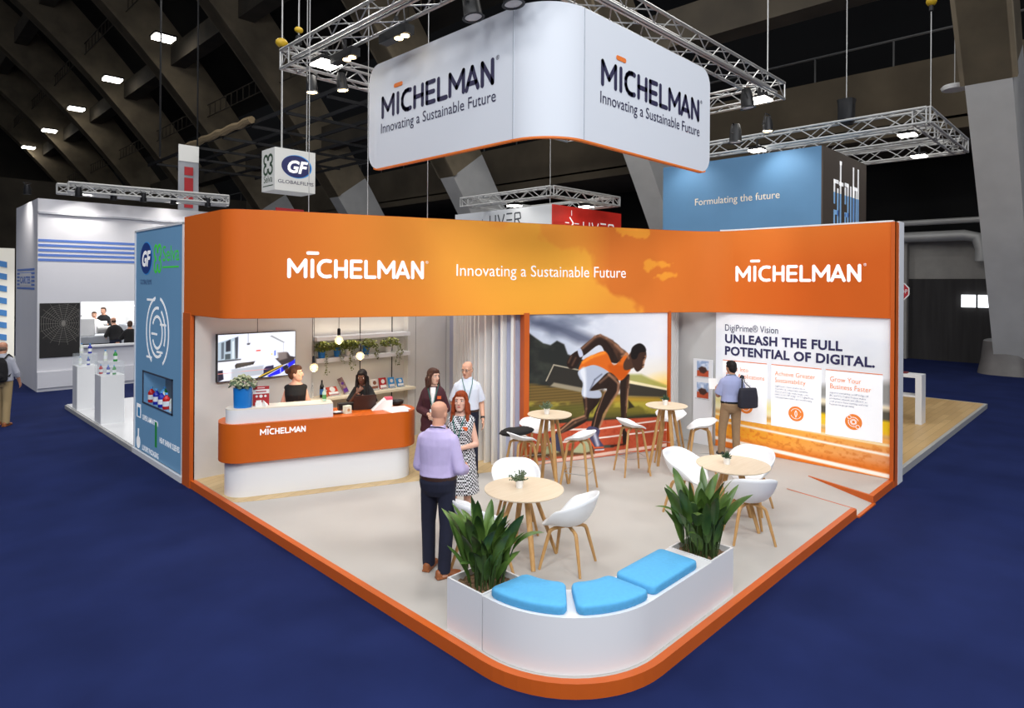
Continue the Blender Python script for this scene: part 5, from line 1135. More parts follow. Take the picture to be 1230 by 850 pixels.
wn = MB().box(31.28, 31.4, 4.08, 5.15, 2.25, 2.75); w_ = struct('window_1', wn, mat('daylight_pane', (240, 244, 248), emit=2.2))
obj('window_bar', MB().box(31.24, 31.4, 4.6, 4.66, 2.22, 2.78), dk, w_)
tag(obj('ventilation_duct', MB().tube([(31.0, 20, 5.15), (31.0, 5.0, 5.15), (31.0, 4.6, 5.05), (31.0, 4.45, 4.6), (31.0, 4.45, 4.1)], .22, 14).tube([(31.0, 20, 5.75), (31.0, 3, 5.75)], .12, 10), alu_matt), 'silver ventilation duct along the grey wall by the big pillar', 'duct')
struct('wall_far', MB().box(-60, 40, 104, 104.5, 0, 36), roof_m); struct('wall_end', MB().box(-60.5, -60, -30, 105, 0, 30), roof_m)
struct('wall_stage', MB().box(-40, 3.0, 60, 60.5, 0, 9), mat('tan_partition', (112, 104, 92), .9, var=.1)); struct('wall_band', MB().box(-40, 26, 62, 62.5, 0, 11), concrete_d)
tag(obj('column_wrap', MB().loft([ring((29.0, 3.3, z), a, a * .62, 24, None, .6) for z, a in ((0, 1.45), (.5, 1.3), (1.15, 1.2))]), mat('grey_plastic_wrap', (104, 100, 98), .5, var=.15, scale=2)), 'grey plastic wrapped base around the big white pillar', 'column base')
tag(obj('smoke_detector_disc', MB().lathe([(.02, 0), (.32, .02), (.36, .1), (.30, .16), (.02, .18)], 24, (22.9, 3.97, 8.95)).tube([(22.9, 3.97, 9.1), (22.9, 3.97, 16)], .012, 5), white_p), 'white round disc hanging on a rod left of the big pillar', 'ceiling fitting')
tag(obj('pillar_sign', MB().box(23.05, 23.1, 3.1, 3.45, 10.4, 11.9), mat('grey_plate', (138, 136, 128), .6)), 'pale grey plate fixed high on the big concrete pillar', 'plate')
# ceiling lamps
for k in range(6):
    t_ = 46.8 + 12.6 * k; lp_ = thing('ceiling_lamp', 'bright three-bar ceiling lamp, number %s from the right in the row under the roof ribs' % ('one', 'two', 'three', 'four', 'five', 'six')[k], 'ceiling lamp', (14.0, t_, 19.4), 0, 'row of ceiling lamps')
    for q in (-.42, 0, .42): obj('lamp_bar', MB().box(13.4, 14.6, t_ + q - .12, t_ + q + .12, 19.36, 19.5), lamp_w, lp_)
    obj('housing', MB().box(13.3, 14.7, t_ - .6, t_ + .6, 19.5, 19.62), dark_metal, lp_)
# ================================================================== lighting trusses
def truss_mb(p0, p1, w=.29, r=.025, rb=.010, bay=.36):
    p0, p1 = Vector(p0), Vector(p1); d = (p1 - p0); L = d.length; d.normalize(); sdv = d.cross(Vector((0, 0, 1))).normalized(); up_ = Vector((0, 0, 1)); h = w / 2; mb = MB()
    cs = [sdv * h + up_ * h, -sdv * h + up_ * h, -sdv * h - up_ * h, sdv * h - up_ * h]; n = max(2, round(L / bay))
    for c in cs: mb.tube([p0 + c, p1 + c], r, 8)
    for i in range(n):
        a, b = p0 + d * (L * i / n), p0 + d * (L * (i + 1) / n)
        for j in range(4):
            c0, c1 = cs[j], cs[(j + 1) % 4]
            if i % 2: c0, c1 = c1, c0
            mb.tube([a + c0, b + c1], rb, 5)
    for e in (p0, p1):
        for j in range(4): mb.tube([e + cs[j], e + cs[(j + 1) % 4]], rb * 1.4, 5)
    return mb
rig = thing('lighting_truss', 'rectangular aluminium box truss carrying lights around the white hanging banner', 'truss', (8.2, 7.2, 6.6)); ZR = 6.6
for a, b in (((4.75, 9.72), (4.75, 4.6)), ((4.6, 4.75), (11.7, 4.75)), ((4.6, 9.57), (11.7, 9.57)), ((11.55, 4.9), (11.55, 9.42))): obj('truss_beam', truss_mb((a[0], a[1], ZR), (b[0], b[1], ZR)), alu, rig)
obj('support_pipe', MB().tube([(4.55, 9.2, ZR - .12), (4.55, 5.0, ZR - .12)], .024, 8).tube([(5.2, 4.55, ZR - .14), (11.2, 4.55, ZR - .14)], .024, 8), alu, rig)
def truss2(name_label, segs, z, w=.3, loc=None, m=None):
    t = thing('lighting_truss', name_label, 'truss', (segs[0][0][0], segs[0][0][1], z))
    for a, b in segs: obj('truss_beam', truss_mb((a[0], a[1], z), (b[0], b[1], z), w, .03, .014, w * 1.4), m or alu_matt, t)
    return t
truss2('aluminium truss above the blue panel stand at right', [((16.75, 3.4), (16.75, 9.5)), ((16.6, 3.5), (21.0, 3.5)), ((20.9, 3.4), (20.9, 10.5)), ((18.6, 3.6), (18.6, 8))], 6.9, .34)
truss2('aluminium truss with lights above the white and red sign box', [((14.1, 12.2), (14.1, 16.2)), ((14.0, 12.25), (17.3, 12.25)), ((17.2, 12.2), (17.2, 16.2)), ((14.0, 16.0), (17.3, 16.0))], 5.78, .28)
truss2('aluminium truss along the top of the white stand with blue stripes', [((3.85, 20.7), (7.9, 20.2)), ((3.7, 21.3), (8.1, 20.75))], 5.62, .24)
def spot_light(loc, tgt, energy, color=(1, .95, .88), size=.12, angle=70, blend=.6):
    l = bpy.data.lights.new('spot', 'SPOT'); l.energy = energy; l.color = color; l.spot_size = math.radians(angle); l.spot_blend = blend; l.shadow_soft_size = size
    o = bpy.data.objects.new('spot_light', l); o.location = loc; o.rotation_euler = (Vector(tgt) - Vector(loc)).to_track_quat('-Z', 'Y').to_euler(); COL.objects.link(o); return o
def floodlight(loc, label, tgt=None):
    t = thing('floodlight', label, 'floodlight', loc); x, y, z = loc
    obj('housing', MB().box(x - .16, x + .16, y - .16, y + .16, z + .02, z + .09), dark_metal, t); obj('lens', MB().box(x - .17, x + .17, y - .17, y + .17, z - .01, z + .02), lamp_w, t); obj('bracket', MB().box(x - .02, x + .02, y - .02, y + .02, z + .09, z + .3), black, t)
def parcan(loc, tgt, label, lit=True, big=False):
    loc = Vector(loc); d = (Vector(tgt) - loc).normalized(); M = Matrix.Translation(loc) @ d.to_track_quat('Z', 'Y').to_matrix().to_4x4(); k = 1.15 if big else .9
    t = thing('spotlight', label, 'spotlight', tuple(loc)); obj('can', MB().lathe([(.005, -.20 * k), (.06 * k, -.19 * k), (.085 * k, -.10 * k), (.095 * k, .08 * k), (.115 * k, .10 * k), (.088 * k, .10 * k), (.07 * k, .0), (.005, 0)], 20, M=M), dark_metal if not big else black, t)
    obj('lens', MB().lathe([(.002, .085 * k), (.086 * k, .085 * k), (.086 * k, .092 * k), (.002, .095 * k)], 20, M=M), lamp_y if lit else mat('lens_glass', (220, 220, 214), .1), t)
    obj('yoke', MB().tube([M @ Vector((.11 * k, 0, -.03)), loc + Vector((.10 * k, 0, .22)), loc + Vector((-.10 * k, 0, .22)), M @ Vector((-.11 * k, 0, -.03))], .010, 6), black, t)
floodlight((4.88, 8.78, 6.36), 'glaring white floodlight on the left end of the banner truss'); floodlight((11.22, 4.86, 6.38), 'glaring white floodlight on the right end of the banner truss')
for loc, tgt, lb, big in (((4.72, 8.92, 6.02), (4.9, 8.6, 0), 'small lit spotlight hanging below the left floodlight, leftmost of the pair', 0), ((5.0, 8.52, 6.03), (5.6, 8.0, 0), 'small lit spotlight hanging below the left floodlight, rightmost of the pair', 0), ((11.2, 4.7, 5.88), (11, 4.4, 0), 'small lit spotlight hanging below the right floodlight', 0)): parcan(loc, tgt, lb, True, big)
for loc, tgt, lb in (((4.9, 5.5, 6.24), (5.1, 5.1, 3.5), 'black stage spotlight at the top left of the white banner'), ((5.0, 4.95, 6.26), (5.2, 4.6, 3.5), 'black stage spotlight at the top corner of the white banner'), ((10.55, 4.78, 6.2), (10.9, 4.2, 0), 'black stage spotlight beyond the right end of the white banner')): parcan(loc, tgt, lb, False, True)
def barlight(loc, label):
    t = thing('twin_floodlight', label, 'floodlight', loc); x, y, z = loc
    obj('bar_housing', MB().box(x - .07, x + .07, y - .30, y + .30, z, z + .12), black, t)
    for q in (-.2, -.06): obj('lens', MB().prism(disc_poly(x - .0, y + q, .055, 18), z - .012, z), lamp_y, t)
    obj('bracket', MB().box(x - .02, x + .02, y - .02, y + .02, z + .12, z + .3), black, t)
barlight((4.85, 8.2, 6.28), 'black bar light with two warm lamps near the left floodlight'); barlight((4.9, 7.0, 6.28), 'black bar light with two warm lamps in the middle of the left truss')
parcan((11.0, 5.2, 5.75), (11.0, 5.2, 0), 'moving head light hanging below the right of the banner truss', False, True)
for x, y, z, lb in ((16.5, 7.2, 6.62, 'flat floodlight at left of the truss over the blue panel'), (17.2, 3.9, 6.62, 'flat floodlight near the corner of the truss over the blue panel'), (20.2, 4.3, 6.62, 'flat floodlight on the far side of the truss over the blue panel'), (14.2, 13.9, 5.5, 'floodlight at left above the white and red sign box'), (15.9, 12.4, 5.5, 'floodlight at right above the white and red sign box')): floodlight((x, y, z), lb)
for k, (x, y) in enumerate(((3.0, 21.0), (4.05, 20.5), (4.9, 20.6), (5.6, 20.4), (6.4, 20.4), (7.3, 20.2))): parcan((x, y, 5.45), (x + .1, y + .6, 3), ('first', 'second', 'third', 'fourth', 'fifth', 'sixth')[k] + ' small lit spotlight from the left above the blue striped stand', True)
# hanging cables
CABL = [((6.95, 14.6, 6.25), (6.95, 14.6, 17), 'paired rigging cable left above the white cube sign'), ((6.9, 14.45, 6.25), (6.85, 14.4, 17), 'thick rigging cable above the near edge of the white cube sign'), ((7.6, 14.6, 6.25), (7.6, 14.6, 14), 'thin cable at the right of the white cube sign'),
    (tuple(FP(.73, .05, 4.05)), tuple(FP(.73, .05, 9)), 'thin white wire rising from the orange fascia in front of the cube sign'), (tuple(FP(1.55, .05, 4.05)), tuple(FP(1.55, .05, 9)), 'thin white wire rising from the orange fascia left of the banner'), (tuple(FP(2.45, .05, 4.05)), tuple(FP(2.45, .05, 9)), 'thin white wire rising from the orange fascia under the banner'),
    ((11.3, 4.75, 6.75), (11.3, 4.75, 15), 'steel cable holding the right end of the banner truss'), ((4.75, 9.4, 6.75), (4.75, 9.4, 15), 'steel cable holding the left end of the banner truss'), ((16.75, 5.1, 7.4), (16.75, 5.1, 15), 'chain above the black hoist bag on the right truss'), ((17.5, 3.5, 7.05), (17.5, 3.5, 15), 'pair of steel cables at the corner of the right truss'),
    ((9.0, 26, 7), (9.0, 26, 20), 'dark rigging cable beneath the roof ribs'), ((6.5, 22, 7), (6.5, 22, 18), 'dark rigging cable above the striped stand'), ((15.2, 13.3, 5.6), (15.2, 13.3, 12), 'rigging cable over the white and red sign box')]
for a, b, lb in CABL: tag(obj('hanging_cable', MB().tube([a, b], .006 if 'white wire' in lb else .011 if 'dark' not in lb else .03, 5), alu_matt if 'dark' not in lb else dark_metal), lb, 'cable')
tag(obj('hoist_bag', MB().loft([ring((16.75, 5.1, z), a, a, 12, None, .6) for z, a in ((7.0, .14), (7.1, .18), (7.5, .18), (7.6, .2))]), black), 'black chain hoist bag on the right truss', 'hoist')
for (x, y, z), lb in (((6.85, 14.4, 8.7), 'yellow chain hoist on the cable above the white cube sign'), ((4.75, 9.4, 7.02), 'small yellow clamp on the cable at the left end of the banner truss'), ((17.5, 3.5, 9.75), 'yellow chain hoist high above the right truss')):
    t = thing('chain_hoist', lb, 'hoist', (x, y, z)); ye = mat('hoist_yellow', (196, 160, 30), .5); obj('motor', MB().ell((x, y, z), (.15, .11, .11) if 'clamp' not in lb else (.07, .05, .05), 14), ye, t); obj('hook_block', MB().lathe([(.02, -.24), (.05, -.22), (.05, -.1), (.02, -.08)], 12, (x, y, z)), dark_metal, t)
gr = thing('black_grid', 'dark horizontal rigging grid hanging behind the white cube sign', 'rigging', (12, 20, 8))
for i in range(6): obj('grid_bar', MB().box(9.5 + i * 1.3, 9.56 + i * 1.3, 16, 34, 8.6, 8.72), dark_metal, gr)
for i in range(7): obj('grid_bar', MB().box(9.5, 16, 17 + 2.6 * i, 17.06 + 2.6 * i, 8.5, 8.6), dark_metal, gr)
obj('cable_bundle', MB().tube([(9.4, 22 + .5 * i, 8.72 + .04 * math.sin(2.3 * i)) for i in range(14)], .13, 8), mat('tan_canvas', (112, 96, 70), .9), gr)
# ================================================================== hanging cube sign and far signs
sgn = thing('cube_sign', 'hanging white cube sign with blue oval emblem above the left of the stand', 'sign', (7.2, 14.7, 5.24)); sw_ = mat('sign_white', (214, 214, 210), .6, emit=.06)
obj('cube_body', MB().box(6.7, 7.73, 14.4, 15.1, 5.24, 6.24), sw_, sgn, bevel=.006); Mg = frame((6.7, 14.4, 5.24), (1, 0, 0)); Mh = frame((6.7, 15.1, 5.24), (0, -1, 0))
def gf_logo(M, cx, cy, rx, ry, parent, blue=(34, 52, 120), tsize=.36, word=None, wy=0, ww=.9, dark=navy):
    obj('oval_rim', MB().prism(disc_poly(cx + rx * .05, cy, rx * 1.04, 40, ry * 1.06), .001, .004).xf(M), mat('sky_rim', (46, 140, 214), .6, emit=.1), parent); obj('oval', MB().prism(disc_poly(cx, cy, rx, 40, ry), .003, .006).xf(M), mat('oval_%s' % (blue,), blue, .6), parent)
    text('emblem_letters', 'GF', M, cx - .015, cy - tsize * .36, tsize, ink_white, parent, align='CENTER', bold=.014 * tsize / .36, shear=.25, h=.009)
    if word: text('wordmark', word, M, cx - ww / 2, wy, .12, dark, parent, width=ww, h=.004)
gf_logo(Mg, .53, .60, .37, .26, sgn, word='GLOBALFILMS', wy=.175, ww=.90, tsize=.40, blue=(42, 46, 98))
gm2 = mat('dark_green_ink', (36, 70, 44), .6)
def clover(M, cx, cy, r, m, parent, sy=1.0):
    k = MB()
    for a in (45, 135, 225, 315): k.stroke(ring_pts(cx + r * math.cos(math.radians(a)), cy + sy * r * math.sin(math.radians(a)), r * .62, r * .62 * sy, a - 150, a + 150, 14), r * .34, .002, cap=False)
    obj('clover_mark', k.xf(M), m, parent)
clover(Mh, .35, .62, .17, gm2, sgn); text('wordmark', 'Selva', Mh, .35, .20, .24, gm2, sgn, align='CENTER', sx=.95, h=.004); obj('rule', MB().box(.08, .62, .11, .13, .001, .003).xf(Mh), gm2, sgn)
# blue panel box on the right
st_ = thing('blue_panel_box', 'high hanging blue panel box with dark brown end behind the right of the fascia', 'sign', (15.5, 6.5, 3.4)); bl = mat('denim_blue_panel', (84, 128, 166), .7, var=.03, scale=2); dk_b = mat('dark_brown_panel', (70, 60, 52), .7)
obj('panel_body', MB().box(14.0, 16.96, 4.74, 8.5, 3.4, 6.0), bl, st_); obj('end_panel', MB().box(14.0, 16.96, 4.71, 4.74, 3.4, 6.0), dk_b, st_)
Mf1 = frame((14.0, 8.5, 0), (0, -1, 0)); text('slogan', 'Formulating the future', Mf1, .88, 4.98, .235, mat('cream_ink', (226, 214, 192), .6), st_, width=2.02, h=.004)
Mf2 = frame((14.0, 4.71, 0), (1, 0, 0)); lw, lb_ = MB(), MB()
# tall condensed letter strokes: white above the split line, pale blue below
def two(x, z0, z1, w=.085):
    sp_ = 5.10
    if z1 > sp_: lw.box(x - w / 2, x + w / 2, max(z0, sp_), z1, .002, .006)
    if z0 < sp_: lb_.box(x - w / 2, x + w / 2, z0, min(z1, sp_), .002, .006)
for x, z0, z1 in ((.70, 4.85, 5.36), (.92, 4.60, 5.2), (.70, 4.0, 4.62), (.92, 4.0, 4.72), (1.10, 4.0, 5.80), (1.42, 4.9, 5.28), (1.60, 4.0, 5.36), (1.42, 4.0, 4.7), (1.80, 4.0, 5.34), (1.98, 4.0, 5.80), (2.02, 4.0, 5.3), (2.20, 4.0, 5.34), (2.33, 4.0, 5.80)): two(x, z0, z1)
lw.box(.66, .96, 5.30, 5.38, .002, .006).box(1.0, 1.28, 5.28, 5.36, .002, .006).box(1.38, 1.64, 5.30, 5.38, .002, .006).box(1.04, 1.17, 5.74, 5.82, .002, .006).box(1.94, 2.26, 5.28, 5.36, .002, .006)
lb_.box(.66, .96, 4.62, 4.72, .002, .006).box(1.38, 1.64, 4.62, 4.72, .002, .006)
obj('letter_tops', lw.xf(Mf2), ink_white, st_); obj('letter_bottoms', lb_.xf(Mf2), mat('pale_blue_ink', (138, 186, 232), .6, emit=.1), st_)
# white and red sign box
lv = thing('sign_box', 'white and red hanging sign box showing above the middle of the fascia', 'sign', (16.9, 15.4, 4.5)); redp = mat('signal_red_panel', (212, 44, 32), .6, var=.05, emit=.08)
obj('white_body', MB().box(15.1, 18.8, 13.14, 17.8, 4.5, 5.58), mat('cool_white_panel', (214, 218, 222), .6, emit=.05), lv); obj('red_panel', MB().box(15.1, 18.8, 13.1, 13.14, 4.5, 5.58), redp, lv)
Ml = frame((15.1, 17.8, 0), (0, -1, 0)); Mr2 = frame((15.1, 13.1, 0), (1, 0, 0)); gi = mat('graphite_ink', (66, 72, 80), .6)
def uver(M, x, y, w, h, m):
    k = MB(); wd = .05; u = w / 4.4
    k.stroke([(x, y + h), (x, y + .1 * h), (x + .12 * u, y), (x + .8 * u, y), (x + .8 * u, y + h)], wd, .002, cap=False); k.stroke([(x + 1.15 * u, y + h), (x + 1.6 * u, y), (x + 2.05 * u, y + h)], wd, .002, cap=False)
    for yy in (0, .5, 1): k.stroke([(x + 2.35 * u, y + yy * h), (x + 3.15 * u, y + yy * h)], wd, .002, cap=False)
    k.stroke([(x + 3.5 * u, y), (x + 3.5 * u, y + h), (x + 4.2 * u, y + h), (x + 4.3 * u, y + .55 * h), (x + 3.5 * u, y + .5 * h)], wd, .002, cap=False); k.stroke([(x + 3.9 * u, y + .5 * h), (x + 4.35 * u, y)], wd, .002, cap=False)
    obj('wordmark', k.xf(M), m, lv)
uver(Ml, 1.85, 5.0, 1.5, .42, gi); uver(Mr2, 1.55, 4.74, 1.75, .40, ink_white)
obj('arrow_mark', MB().stroke([(.85, 5.22), (1.02, 5.05), (.85, 4.88)], .05, .002).stroke([(.62, 5.05), (.8, 5.05)], .03, .002).stroke([(1.1, 5.05), (1.3, 5.05)], .03, .002).stroke([(.93, 5.45), (.93, 5.3)], .03, .002).xf(Mr2), ink_white, lv); obj('tick_mark', MB().box(1.45, 1.48, 5.1, 5.32, .002, .004).xf(Ml), gi, lv)
# narrow flag banner and red notice far left
fl = thing('flag_banner', 'narrow grey hanging flag with white top near the roof ribs', 'banner', (8.0, 25, 5.9)); obj('fabric', MB().box(8.0, 8.7, 25.0, 25.03, 5.6, 8.1).xf(Matrix.Identity(4)), mat('grey_flag', (150, 152, 158), .7), fl); obj('top_band', MB().box(8.0, 8.7, 24.98, 25.0, 7.5, 8.1), sw_, fl); obj('red_mark', MB().box(8.2, 8.5, 24.97, 24.99, 5.8, 6.9).box(8.2, 8.5, 24.97, 24.99, 7.0, 7.3), red_p, fl)
rn = thing('notice_board', 'red and white notice seen just above the fascia below the cube sign', 'sign', (9.2, 18.7, 4.7)); obj('board', MB().box(8.75, 9.65, 18.7, 18.74, 4.7, 5.35), red_p, rn); obj('white_marks', MB().box(8.85, 8.98, 18.69, 18.7, 4.8, 5.25).box(9.1, 9.2, 18.69, 18.7, 4.8, 5.25).box(9.3, 9.55, 18.69, 18.7, 5.0, 5.2), sw_, rn)
# ================================================================== blue tower stand at left
pf = mat('white_gloss_floor', (226, 227, 230), .25)
struct('floor_neighbour', MB().box(3.42, 9.5, 10.36, 18.4, 0, .10), pf); struct('trim_8', MB().box(3.38, 3.42, 12.93, 18.4, 0, .085), alu_matt)
tw = thing('display_tower', 'tall steel blue display tower with white ring diagram and bottle niche at the left edge', 'display tower', (3.7, 11.65, 0)); tb_ = mat('steel_blue_print_glow', (104, 148, 184), .6, rgb2=(98, 142, 178), scale=.8, emit=.16)  # tower panels given a faint glow to look brighter
x0, x1 = 3.42, 3.84; tm = MB()
tm.box(x0, x1, 10.44, 12.86, 1.5, 3.95).box(x0, x1, 10.44, 12.86, .09, .97).box(x0, x1, 10.44, 10.89, .97, 1.5).box(x0, x1, 12.39, 12.86, .97, 1.5).box(3.78, x1, 10.89, 12.39, .97, 1.5)
obj('printed_panels', tm, tb_, tw); obj('niche_back', MB().box(3.77, 3.78, 10.89, 12.39, .97, 1.5), mat('grey_niche', (150, 152, 156), .6), tw); obj('niche_frame', MB().box(3.405, 3.42, 10.87, 12.41, .95, .975).box(3.405, 3.42, 10.87, 12.41, 1.495, 1.52).box(3.405, 3.42, 10.87, 10.9, .95, 1.52).box(3.405, 3.42, 12.38, 12.41, .95, 1.52), mat('slate_frame', (60, 68, 84), .5), tw)
obj('frame_edge', MB().box(3.40, x1, 10.41, 10.44, .05, 3.97).box(3.40, x1, 12.86, 12.89, .05, 3.97).box(3.40, x1, 10.41, 12.89, 3.95, 3.98).box(3.38, x1, 10.38, 12.9, .0, .09), white, tw)
Mw = frame((3.42, 12.88, 0), (0, -1, 0)); X_ = lambda t: 12.88 - t
gf_logo(Mw, X_(12.28), 3.47, .31, .27, tw, blue=(24, 62, 136), tsize=.36, word='GLOBALFILMS', wy=3.02, ww=.62, dark=mat('blue_ink', (40, 72, 130), .6))
lime = mat('lime_ink', (70, 214, 60), .6, emit=.15); clover(Mw, X_(11.66), 3.45, .13, lime, tw, 1.3); text('wordmark', 'Selva', Mw, X_(11.4), 3.40, .36, lime, tw, width=.78, h=.003); obj('small_line', MB().box(X_(11.4), X_(10.64), 3.29, 3.315, .002, .004).xf(Mw), lime, tw)
rg = MB(); cx, cy = X_(11.66), 2.22
for r, a0, a1 in ((.57, -60, 75), (.57, 100, 240), (.40, -30, 60), (.40, 80, 300), (.26, -150, 150)): rg.stroke(ring_pts(cx, cy, r, r * 1.02, a0, a1, 40), .045, .002, cap=False)
for x, y, w in ((-.55, .52, .42), (.15, .12, .3), (-.3, -.05, .3), (-.02, -.34, .3), (-.56, -.46, .28)): rg.box(cx + x, cx + x + w, cy + y, cy + y + .035, .002, .005)
obj('ring_diagram', rg.xf(Mw), ink_white, tw)
for s, t_, z, w in (('SUPER LAMINATION', 12.42, .66, .84), ('HEAT SHRINK SLEEVES', 11.5, .42, .95), ('LUXURY PACKAGING', 12.43, .13, .88)): text('caption', s, Mw, X_(t_), z, .12, ink_white, tw, width=w, bold=.004, h=.003)
gp2 = mat('green_print', (40, 160, 70), .6)
obj('bottle_pictogram', MB().box(X_(11.74), X_(11.64), .30, .72, .002, .004).xf(Mw), gp2, tw); obj('pouch_pictogram', MB().box(X_(12.76), X_(12.52), .66, .90, .002, .004).xf(Mw), ink_white, tw); obj('pouch_window', MB().box(X_(12.70), X_(12.56), .68, .84, .004, .006).xf(Mw), mat('sky_print', (60, 150, 210), .6), tw); obj('flask_pictogram', MB().prism(disc_poly(X_(12.66), .22, .11), .002, .004).box(X_(12.69), X_(12.63), .33, .46, .002, .004).xf(Mw), ink_white, tw)
bc = {'red': mat('red_bottle', (190, 24, 24), .3), 'blue': mat('blue_bottle', (28, 40, 160), .3), 'green': mat('green_bottle', (40, 150, 60), .3), 'white': mat('white_bottle', (222, 228, 216), .35)}
lab_w = mat('bottle_label', (236, 238, 240), .5); capb = mat('light_blue_cap', (90, 160, 220), .4)
def bots(lst, z, h, r, grp, where):
    seen = {}
    for x, y, c in lst:
        seen[c] = seen.get(c, 0) + 1; o = ('first', 'second', 'third')[seen[c] - 1]
        bottle('display_bottle', '%s bottle, %s %s one from the left, %s' % (c, o, c, where), (x, y, z), h, r, bc[c], capb, lab_w, grp)
bots([(3.50, 12.22, 'red'), (3.66, 12.06, 'green'), (3.50, 11.95, 'blue'), (3.56, 11.80, 'white'), (3.48, 11.62, 'blue'), (3.68, 11.55, 'green'), (3.48, 11.38, 'red'), (3.62, 11.25, 'white'), (3.50, 11.12, 'white'), (3.66, 11.02, 'green')], .972, .27, .055, 'bottles in the tower niche', 'in the tower niche')
l = bpy.data.lights.new('niche', 'POINT'); l.energy = 3; l.shadow_soft_size = .05; o = bpy.data.objects.new('niche_light', l); o.location = (3.6, 11.2, 1.46); COL.objects.link(o)
for (a0, a1, b0, b1, lb, bl_) in ((3.30 + .13, 3.70 + .13, 17.4, 17.85, 'white display plinth with clear case and bottles, further from the blue tower', [(3.55, 17.7, 'white'), (3.68, 17.55, 'blue')]), (3.43, 3.86, 15.3, 15.8, 'white display plinth with clear case and bottles, nearer the blue tower', [(3.52, 15.7, 'red'), (3.62, 15.55, 'blue'), (3.7, 15.42, 'green')])):
    t = thing('display_plinth', lb, 'plinth', ((a0 + a1) / 2, (b0 + b1) / 2, .1), 0, 'display plinths'); obj('plinth_body', MB().box(a0, a1, b0, b1, .1, 1.1), white, t); obj('clear_case', MB().box(a0, a1, b0, b1, 1.1, 1.37), acr, t)
    q = 'nearer' if b0 < 16 else 'further'
    bots(bl_, 1.102, .2, .035, 'bottles inside the clear cases', 'in the clear case %s the tower' % q)
    bots([((a0 + a1) / 2 - .05, b1 - .12, 'white'), ((a0 + a1) / 2 + .08, b0 + .15, 'green' if b0 < 16 else 'blue')], 1.372, .24, .04, 'bottles on top of the clear cases', 'atop the clear case %s the tower' % q)
t = thing('plastic_chair', 'white plastic chair partly hidden behind the blue tower', 'chair', (4.5, 14.2, .1)); 
obj('seat', MB().box(4.3, 4.72, 14.0, 14.42, .52, .55), white_p, t); obj('backrest', MB().loft([[(4.30 + .03 * k, 13.98 + a, z) for a, k in ((0, 0), (.44, 0), (.44, 1), (0, 1))] for z in (.55, .75, .95)]), white_p, t)
for x in (4.32, 4.68):
    for y in (14.02, 14.38): obj('leg', MB().tube([(x, y, .1), (x, y, .53)], .022, 8), white_p, t)
t = thing('plastic_chair', 'white plastic chair facing away beside the nearer plinth', 'chair', (4.75, 15.2, .1)); obj('seat', MB().box(4.55, 4.95, 15.0, 15.4, .52, .55), white_p, t); obj('backrest', MB().box(4.53, 4.57, 15.0, 15.4, .55, .95), white_p, t)
for x in (4.57, 4.93):
    for y in (15.03, 15.37): obj('leg', MB().tube([(x, y, .1), (x, y, .53)], .022, 8), white_p, t)
# black jacket put over the chair where a seated visitor was left out
m = MB(); m.loft([ring((4.75, 14.2, z), rx, ry, 16) for z, rx, ry in ((.5, .2, .2), (.7, .2, .16), (.95, .22, .15), (1.12, .16, .12), (1.18, .07, .07))]); m.cone((4.75, 14.42, 1.08), (4.6, 14.5, .8), .06, .05); m.cone((4.6, 14.5, .8), (4.85, 14.62, .72), .05, .04)
tag(bake(m, black_c, 'jacket', .02, 3), 'black jacket hung over the white chair behind the blue tower', 'jacket')
# ================================================================== white stand with blue stripes, far left
cs = thing('exhibition_stand', 'tall white stand with blue stripes, spider web board and open machine room', 'exhibition stand', (5, 22, 0)); cw = mat('stand_white', (216, 216, 222), .6, var=.03, scale=.6); stripe = mat('stripe_blue', (88, 122, 196), .6)
obj('front_wall', MB().box(3.33, 12, 21.64, 21.8, 2.48, 5.35).box(3.33, 4.35, 21.64, 21.8, 0, 2.48).box(4.35, 12, 21.64, 21.8, 0, 1.2).box(9.5, 12, 21.64, 21.8, 1.2, 2.48), cw, cs)
obj('side_wall', MB().box(3.33, 3.45, 21.8, 25.2, 0, 5.35), cw, cs); obj('top_rail', MB().box(3.33, 12, 21.55, 21.64, 4.93, 4.98), mat('rail_grey', (180, 182, 190), .6), cs); obj('plinth_board', MB().box(3.33, 12, 21.58, 21.64, .10, .55), cw, cs)
obj('ledge', MB().box(4.35, 9.6, 21.5, 21.64, 1.17, 1.23), white, cs)
sm_ = MB()
for k in range(5): sm_.box(3.34, 12, 21.628, 21.64, 3.62 + .135 * k, 3.69 + .135 * k)
obj('stripes', sm_, stripe, cs)
bd = MB(); Mk2 = frame((3.38, 21.63, .93), (1, 0, 0)); bd.box(0, .94, 0, 1.52, 0, .012); b = obj('web_board', bd.xf(Mk2), mat('black_photo_board', (14, 13, 14), .6, rgb2=(26, 22, 20), scale=3), cs)
wb = MB(); cx, cy = .55, .95
for k in range(18):
    a = 2 * PI * k / 18; wb.stroke([(cx, cy), (max(.02, min(.92, cx + .62 * math.cos(a))), max(.3, min(1.5, cy + .62 * math.sin(a))))], .006, .013, cap=False)
for j in range(1, 10):
    rr_ = .055 * j + .04; pts = [(max(.02, min(.92, cx + rr_ * (1 - .04 * (k % 2)) * math.cos(2 * PI * k / 18))), max(.3, min(1.5, cy + rr_ * (1 - .04 * (k % 2)) * math.sin(2 * PI * k / 18)))) for k in range(19)]; wb.stroke(pts, .006, .013, cap=False)
wb.prism(disc_poly(cx, cy, .05, 12, .08), .013, .016)
obj('web_print', wb.xf(Mk2), mat('silver_web', (130, 126, 120), .6), b)
Mc = frame((3.33, 25.0, 0), (0, -1, 0)); q = MB()
for k in range(6): q.box(.05, 2.95, 2.82 + .11 * k, 2.88 + .11 * k, .002, .006)
